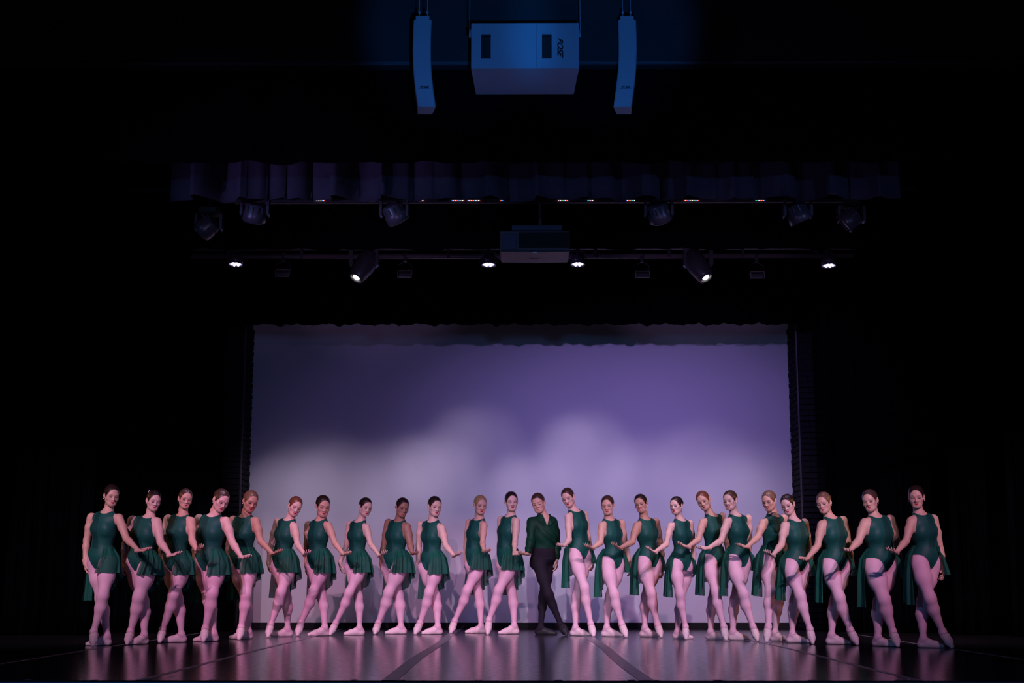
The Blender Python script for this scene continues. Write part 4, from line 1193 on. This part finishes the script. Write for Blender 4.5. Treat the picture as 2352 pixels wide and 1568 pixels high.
D = []
def add(**k): D.append(k)
add(r='A', s=1, head=(322, 178, 176), rot=(5, 34, 12), nb=(280, 322), shN=(385, 370), elN=(448, 545), wrN=(553, 650), tipN=(662, 648), shF=(150, 362), elF=(108, 560), wrF=(92, 755), tipF=(112, 880), waist=(243, 590), pelvis=(235, 715), hipA=(295, 760), kneeA=(250, 1030), ankA=(168, 1345), toeA=(163, 1480), hipB=(190, 765), kneeB=(232, 1060), ankB=(282, 1375), heelB=(308, 1462), toeB=(112, 1460), w=1.08, psi=25, hair='dark', skin='mid', skt=44, sk0=24,
    label='leftmost dancer, tall, dark hair, her face in shade, offering her palm past the next dancer')
add(r='A', s=1, head=(682, 222, 168), rot=(8, 34, 10), nb=(642, 366), shN=(712, 405), elN=(742, 580), wrN=(825, 690), tipN=(925, 680), shF=(500, 388), elF=(440, 600), wrF=(425, 760), tipF=(405, 885), waist=(585, 620), pelvis=(580, 740), hipA=(632, 790), kneeA=(560, 1040), ankA=(482, 1345), toeA=(455, 1464), hipB=(520, 790), kneeB=(590, 1080), ankB=(602, 1370), heelB=(628, 1450), toeB=(500, 1450), w=1.22, psi=25, hair='dark', pin=True, skl=1.0, skt=46, sk0=24,
    label='fuller figured dancer with a white flower pin in her dark hair')
add(r='B', s=1, head=(245, 206, 164), rot=(8, 28, 8), nb=(220, 350), shN=(295, 398), elN=(303, 560), wrN=(345, 655), tipN=(398, 618), shF=(97, 375), elF=(45, 600), wrF=(35, 770), tipF=(31, 890), waist=(170, 620), pelvis=(165, 740), hipA=(222, 785), kneeA=(150, 1020), ankA=(48, 1330), toeA=(25, 1448), hipB=(110, 785), kneeB=(180, 1060), ankB=(212, 1370), heelB=(245, 1436), toeB=(50, 1438), w=1.12, psi=25, hair='brown', skin='mid',
    label='dancer with tan shoulders and fingers curled up, third from the left end')
add(r='B', s=1, head=(550, 220, 182), rot=(16, 42, 16), nb=(485, 350), shN=(592, 398), elN=(648, 580), wrN=(725, 705), tipN=(805, 715), shF=(362, 375), elF=(335, 600), wrF=(322, 760), tipF=(310, 890), waist=(460, 615), pelvis=(450, 730), hipA=(512, 790), kneeA=(477, 1010), ankA=(417, 1320), toeA=(400, 1440), hipB=(400, 790), kneeB=(445, 1060), ankB=(488, 1370), heelB=(518, 1425), toeB=(335, 1424), w=1.1, psi=22, hair='brown', skin='fair',
    label='fair dancer with sharply bowed head before the dark curtain, fourth from left end')
add(r='B', s=1, head=(803, 228, 174), rot=(12, 34, 14), nb=(757, 356), shN=(850, 398), elN=(888, 565), wrN=(990, 675), tipN=(1070, 665), shF=(655, 385), elF=(618, 600), wrF=(612, 760), tipF=(628, 858), waist=(740, 605), pelvis=(735, 720), hipA=(790, 780), kneeA=(765, 1020), ankA=(724, 1310), toeA=(705, 1422), hipB=(690, 780), kneeB=(765, 1060), ankB=(785, 1340), heelB=(812, 1405), toeB=(642, 1402), w=1.05, psi=25, hair='lightbrown', skin='tan',
    label='dancer with tanned face standing in front of the left brick pier')
add(r='C', s=1, head=(312, 212, 172), rot=(18, 30, 12), nb=(255, 335), shN=(308, 400), elN=(335, 560), wrN=(400, 655), tipN=(447, 640), shF=(150, 350), elF=(88, 580), wrF=(65, 740), tipF=(92, 830), waist=(203, 590), pelvis=(200, 700), hipA=(258, 765), kneeA=(185, 1000), ankA=(87, 1300), toeA=(62, 1430), hipB=(150, 760), kneeB=(235, 1050), ankB=(242, 1340), heelB=(282, 1412), toeB=(105, 1412), w=1.02, hair='auburn',
    label='auburn-haired fair dancer with smiling tilted face, first in front of the pale wall from left')
add(r='C', s=1, head=(570, 210, 186), rot=(3, 24, 16), nb=(548, 335), shN=(620, 388), elN=(678, 545), wrN=(755, 650), tipN=(820, 655), shF=(435, 380), elF=(420, 560), wrF=(415, 760), tipF=(432, 868), waist=(517, 595), pelvis=(525, 700), hipA=(570, 770), kneeA=(482, 1000), ankA=(365, 1290), toeA=(335, 1416), hipB=(480, 765), kneeB=(560, 1030), ankB=(587, 1330), heelB=(618, 1404), toeB=(448, 1402), w=.96, hair='dark', skin='mid',
    label='slim dark-haired dancer with upright parted hair and a splayed reaching hand')
add(r='C', s=1, head=(962, 218, 162), rot=(12, 34, 10), nb=(905, 350), shN=(972, 405), elN=(1008, 555), wrN=(1090, 665), tipN=(1153, 640), shF=(818, 375), elF=(788, 570), wrF=(727, 740), tipF=(747, 855), waist=(885, 600), pelvis=(880, 705), hipA=(925, 770), kneeA=(817, 1000), ankA=(687, 1290), toeA=(638, 1410), hipB=(830, 770), kneeB=(898, 1040), ankB=(907, 1330), heelB=(946, 1399), toeB=(766, 1396), w=.98, hair='dark', skin='fair',
    label='dark-haired dancer whose pointed foot reaches farthest to the left, third before the pale wall')
add(r='D', s=1, head=(338, 222, 168), rot=(10, 26, 12), nb=(312, 348), shN=(382, 402), elN=(410, 560), wrN=(430, 645), tipN=(465, 655), shF=(210, 362), elF=(165, 600), wrF=(140, 740), tipF=(155, 855), waist=(275, 595), pelvis=(275, 705), hipA=(315, 780), kneeA=(217, 1000), ankA=(115, 1290), toeA=(85, 1400), hipB=(215, 780), kneeB=(303, 1030), ankB=(325, 1320), heelB=(368, 1393), toeB=(182, 1390), w=1.14, hair='dark', skin='dark',
    label='brown-skinned dancer with black hair, sturdy build, her hand lit red')
add(r='D', s=1, head=(638, 212, 174), rot=(5, 26, 10), nb=(620, 348), shN=(702, 410), elN=(740, 575), wrN=(815, 665), tipN=(875, 650), shF=(508, 378), elF=(490, 570), wrF=(480, 750), tipF=(518, 872), waist=(610, 605), pelvis=(610, 712), hipA=(650, 780), kneeA=(590, 1000), ankA=(500, 1290), toeA=(458, 1402), hipB=(550, 775), kneeB=(645, 1040), ankB=(665, 1320), heelB=(698, 1393), toeB=(520, 1390), w=1.02, hair='dark', skin='fair',
    label='pale dark-haired dancer with a wide gap of bare wall on her palm side')
add(r='E', s=1, head=(335, 238, 166), rot=(4, 20, 14), nb=(322, 372), shN=(368, 425), elN=(355, 590), wrN=(370, 665), tipN=(410, 670), shF=(232, 398), elF=(205, 580), wrF=(197, 760), tipF=(202, 865), waist=(272, 620), pelvis=(290, 720), hipA=(330, 790), kneeA=(217, 1020), ankA=(97, 1310), toeA=(62, 1432), hipB=(250, 790), kneeB=(318, 1050), ankB=(342, 1360), heelB=(376, 1430), toeB=(200, 1428), w=.97, psi=48, hair='blond', skin='mid',
    label='blonde slim dancer second to the left of the boy in velvet')
add(r='E', s=1, head=(622, 206, 170), rot=(-2, 10, 12), nb=(610, 342), shN=(668, 388), elN=(655, 580), wrN=(650, 670), tipN=(665, 718), shF=(525, 372), elF=(515, 600), wrF=(512, 760), tipF=(512, 880), waist=(562, 615), pelvis=(585, 720), hipA=(622, 790), kneeA=(507, 1020), ankA=(415, 1300), toeA=(403, 1442), hipB=(545, 790), kneeB=(625, 1040), ankB=(647, 1350), heelB=(682, 1428), toeB=(505, 1424), w=1.0, psi=52, hair='dark', skin='fair',
    label='dancer in strong profile with upright face, immediately left of the boy in velvet')
add(r='E', s=-1, male=True, head=(870, 222, 172), rot=(-12, -16, 12), nb=(935, 352), shN=(815, 395), elN=(800, 560), wrN=(770, 690), tipN=(700, 692), shF=(1000, 395), elF=(1040, 600), wrF=(1040, 745), tipF=(1040, 910), waist=(918, 640), pelvis=(915, 745), hipA=(885, 815), kneeA=(962, 1060), ankA=(1080, 1345), toeA=(1128, 1450), hipB=(955, 815), kneeB=(918, 1080), ankB=(892, 1370), heelB=(850, 1435), toeB=(1055, 1434), w=1.0, psi=12, hair='brown', skin='mid',
    label='boy in dark green velvet shirt and black tights, the only male dancer')
add(r='F', s=-1, head=(140, 170, 166), rot=(-16, -24, 14), nb=(205, 292), shN=(142, 348), elN=(150, 560), wrN=(110, 610), tipN=(52, 622), shF=(292, 322), elF=(335, 600), wrF=(372, 760), tipF=(352, 860), waist=(252, 560), pelvis=(240, 660), hipA=(205, 720), kneeA=(290, 1000), ankA=(350, 1340), toeA=(375, 1462), hipB=(300, 720), kneeB=(215, 1080), ankB=(208, 1370), heelB=(168, 1440), toeB=(335, 1444), w=.98, hair='brown', skin='fair',
    label='tall long-legged dancer immediately right of the boy, face turned aside')
add(r='F', s=-1, head=(505, 242, 170), rot=(-4, -14, 12), nb=(520, 374), shN=(452, 430), elN=(440, 585), wrN=(365, 635), tipN=(303, 620), shF=(632, 402), elF=(670, 620), wrF=(717, 790), tipF=(722, 915), waist=(565, 630), pelvis=(548, 738), hipA=(500, 790), kneeA=(562, 1060), ankA=(635, 1340), toeA=(675, 1470), hipB=(605, 790), kneeB=(525, 1080), ankB=(497, 1370), heelB=(457, 1448), toeB=(635, 1450), w=1.0, hair='brown', skin='mid',
    label='dancer with level face and one arm hanging clear, second right of the boy')
add(r='F', s=-1, smile=True, head=(812, 226, 165), rot=(-12, -22, 8), nb=(852, 370), shN=(775, 430), elN=(732, 580), wrN=(620, 635), tipN=(548, 605), shF=(952, 395), elF=(1000, 640), wrF=(1010, 830), tipF=(1000, 930), waist=(885, 630), pelvis=(882, 730), hipA=(835, 790), kneeA=(905, 1050), ankA=(965, 1340), toeA=(998, 1472), hipB=(940, 790), kneeB=(860, 1080), ankB=(848, 1370), heelB=(810, 1455), toeB=(965, 1458), w=1.08, hair='dark', skin='tan',
    label='dark-haired dancer smiling with teeth showing, third right of the boy')
add(r='G', s=-1, head=(288, 238, 154), rot=(-5, -36, 6), nb=(328, 370), shN=(235, 422), elN=(195, 590), wrN=(95, 655), tipN=(15, 625), shF=(410, 395), elF=(440, 620), wrF=(450, 800), tipF=(442, 905), waist=(335, 640), pelvis=(330, 740), hipA=(280, 790), kneeA=(318, 1030), ankA=(370, 1330), toeA=(375, 1452), hipB=(380, 790), kneeB=(330, 1080), ankB=(298, 1380), heelB=(260, 1436), toeB=(440, 1438), w=.98, hair='dark', skin='fair',
    label='shorter dancer with visible dark hair bun and pale lit arm, fourth right of the boy')
add(r='G', s=-1, head=(532, 195, 168), rot=(-22, -24, 8), nb=(615, 328), shN=(525, 388), elN=(488, 545), wrN=(390, 610), tipN=(298, 590), shF=(702, 330), elF=(740, 540), wrF=(745, 650), tipF=(745, 750), waist=(620, 600), pelvis=(625, 700), hipA=(585, 760), kneeA=(643, 1010), ankA=(715, 1330), toeA=(735, 1462), hipB=(680, 760), kneeB=(615, 1080), ankB=(597, 1380), heelB=(562, 1442), toeB=(712, 1445), w=.98, dY=.12, hair='auburn', skin='mid',
    label='auburn-haired dancer leaning her head far over, half behind the taller one beside her')
add(r='G', s=-1, smile=True, head=(772, 192, 170), rot=(-8, -34, 6), nb=(825, 328), shN=(745, 385), elN=(690, 555), wrN=(575, 620), tipN=(478, 632), shF=(935, 352), elF=(945, 560), wrF=(940, 690), tipF=(930, 790), waist=(850, 600), pelvis=(845, 700), hipA=(795, 765), kneeA=(888, 1030), ankA=(978, 1330), toeA=(1020, 1470), hipB=(895, 765), kneeB=(815, 1080), ankB=(797, 1370), heelB=(762, 1448), toeB=(950, 1452), w=1.02, hair='brown', skin='fair',
    label='very fair smiling dancer with pale outstretched arm, overlapping the auburn-haired one')
add(r='H', s=-1, head=(182, 196, 172), rot=(-8, -38, 14), nb=(225, 328), shN=(128, 395), elN=(82, 520), wrN=(-16, 610), tipN=(-110, 605), shF=(315, 350), elF=(330, 560), wrF=(320, 690), tipF=(310, 790), waist=(205, 600), pelvis=(205, 700), hipA=(165, 765), kneeA=(193, 1010), ankA=(175, 1330), toeA=(160, 1478), hipB=(270, 765), kneeB=(270, 1080), ankB=(237, 1380), heelB=(198, 1458), toeB=(340, 1460), w=1.02, dY=.1, hair='lightbrown', skin='mid',
    label='light auburn dancer standing behind the one nearest the right edge of the pale wall')
add(r='H', s=-1, head=(350, 228, 170), rot=(-12, -32, 14), nb=(420, 374), shN=(322, 420), elN=(293, 590), wrN=(215, 685), tipN=(140, 660), shF=(502, 390), elF=(545, 640), wrF=(565, 790), tipF=(572, 880), waist=(440, 640), pelvis=(425, 740), hipA=(372, 800), kneeA=(458, 1040), ankA=(550, 1350), toeA=(575, 1492), hipB=(490, 800), kneeB=(415, 1090), ankB=(390, 1390), heelB=(345, 1472), toeB=(525, 1480), w=1.08, psi=30, hair='dark', skin='fair',
    label='dark-haired dancer at the right edge of the pale wall, in front of another')
add(r='H', s=-1, head=(675, 213, 180), rot=(-9, -34, 10), nb=(742, 348), shN=(655, 410), elN=(618, 600), wrN=(525, 715), tipN=(450, 735), shF=(848, 368), elF=(905, 640), wrF=(937, 780), tipF=(942, 870), waist=(790, 630), pelvis=(778, 735), hipA=(725, 790), kneeA=(812, 1060), ankA=(915, 1360), toeA=(975, 1502), hipB=(842, 790), kneeB=(775, 1100), ankB=(745, 1400), heelB=(705, 1485), toeB=(915, 1488), w=1.08, psi=28, hair='lightbrown', skin='mid',
    label='light brown-haired dancer in front of the right brick pier')
add(r='I', s=-1, head=(262, 188, 185), rot=(-10, -32, 8), nb=(312, 330), shN=(218, 385), elN=(160, 545), wrN=(85, 625), tipN=(42, 640), shF=(438, 355), elF=(500, 560), wrF=(530, 720), tipF=(525, 840), waist=(350, 600), pelvis=(350, 715), hipA=(290, 770), kneeA=(380, 1050), ankA=(465, 1340), toeA=(505, 1482), hipB=(425, 770), kneeB=(345, 1080), ankB=(330, 1390), heelB=(292, 1465), toeB=(450, 1468), w=1.2, psi=25, hair='brown', skin='mid', skl=1.05,
    label='fuller figured brown-haired dancer before the black curtain, second from right end')
add(r='I', s=-1, head=(668, 155, 190), rot=(-3, -20, 12), nb=(702, 305), shN=(625, 370), elN=(580, 540), wrN=(490, 645), tipN=(408, 628), shF=(820, 348), elF=(880, 620), wrF=(905, 800), tipF=(878, 895), waist=(760, 590), pelvis=(745, 690), hipA=(692, 745), kneeA=(785, 1040), ankA=(900, 1340), toeA=(985, 1495), hipB=(805, 745), kneeB=(720, 1080), ankB=(730, 1400), heelB=(692, 1482), toeB=(925, 1482), w=1.06, psi=25, hair='dark', skin='mid', skl=1.03,
    label='rightmost dancer, tall with dark hair and shaded face, before the black curtain')
for d in D: dancer(d)
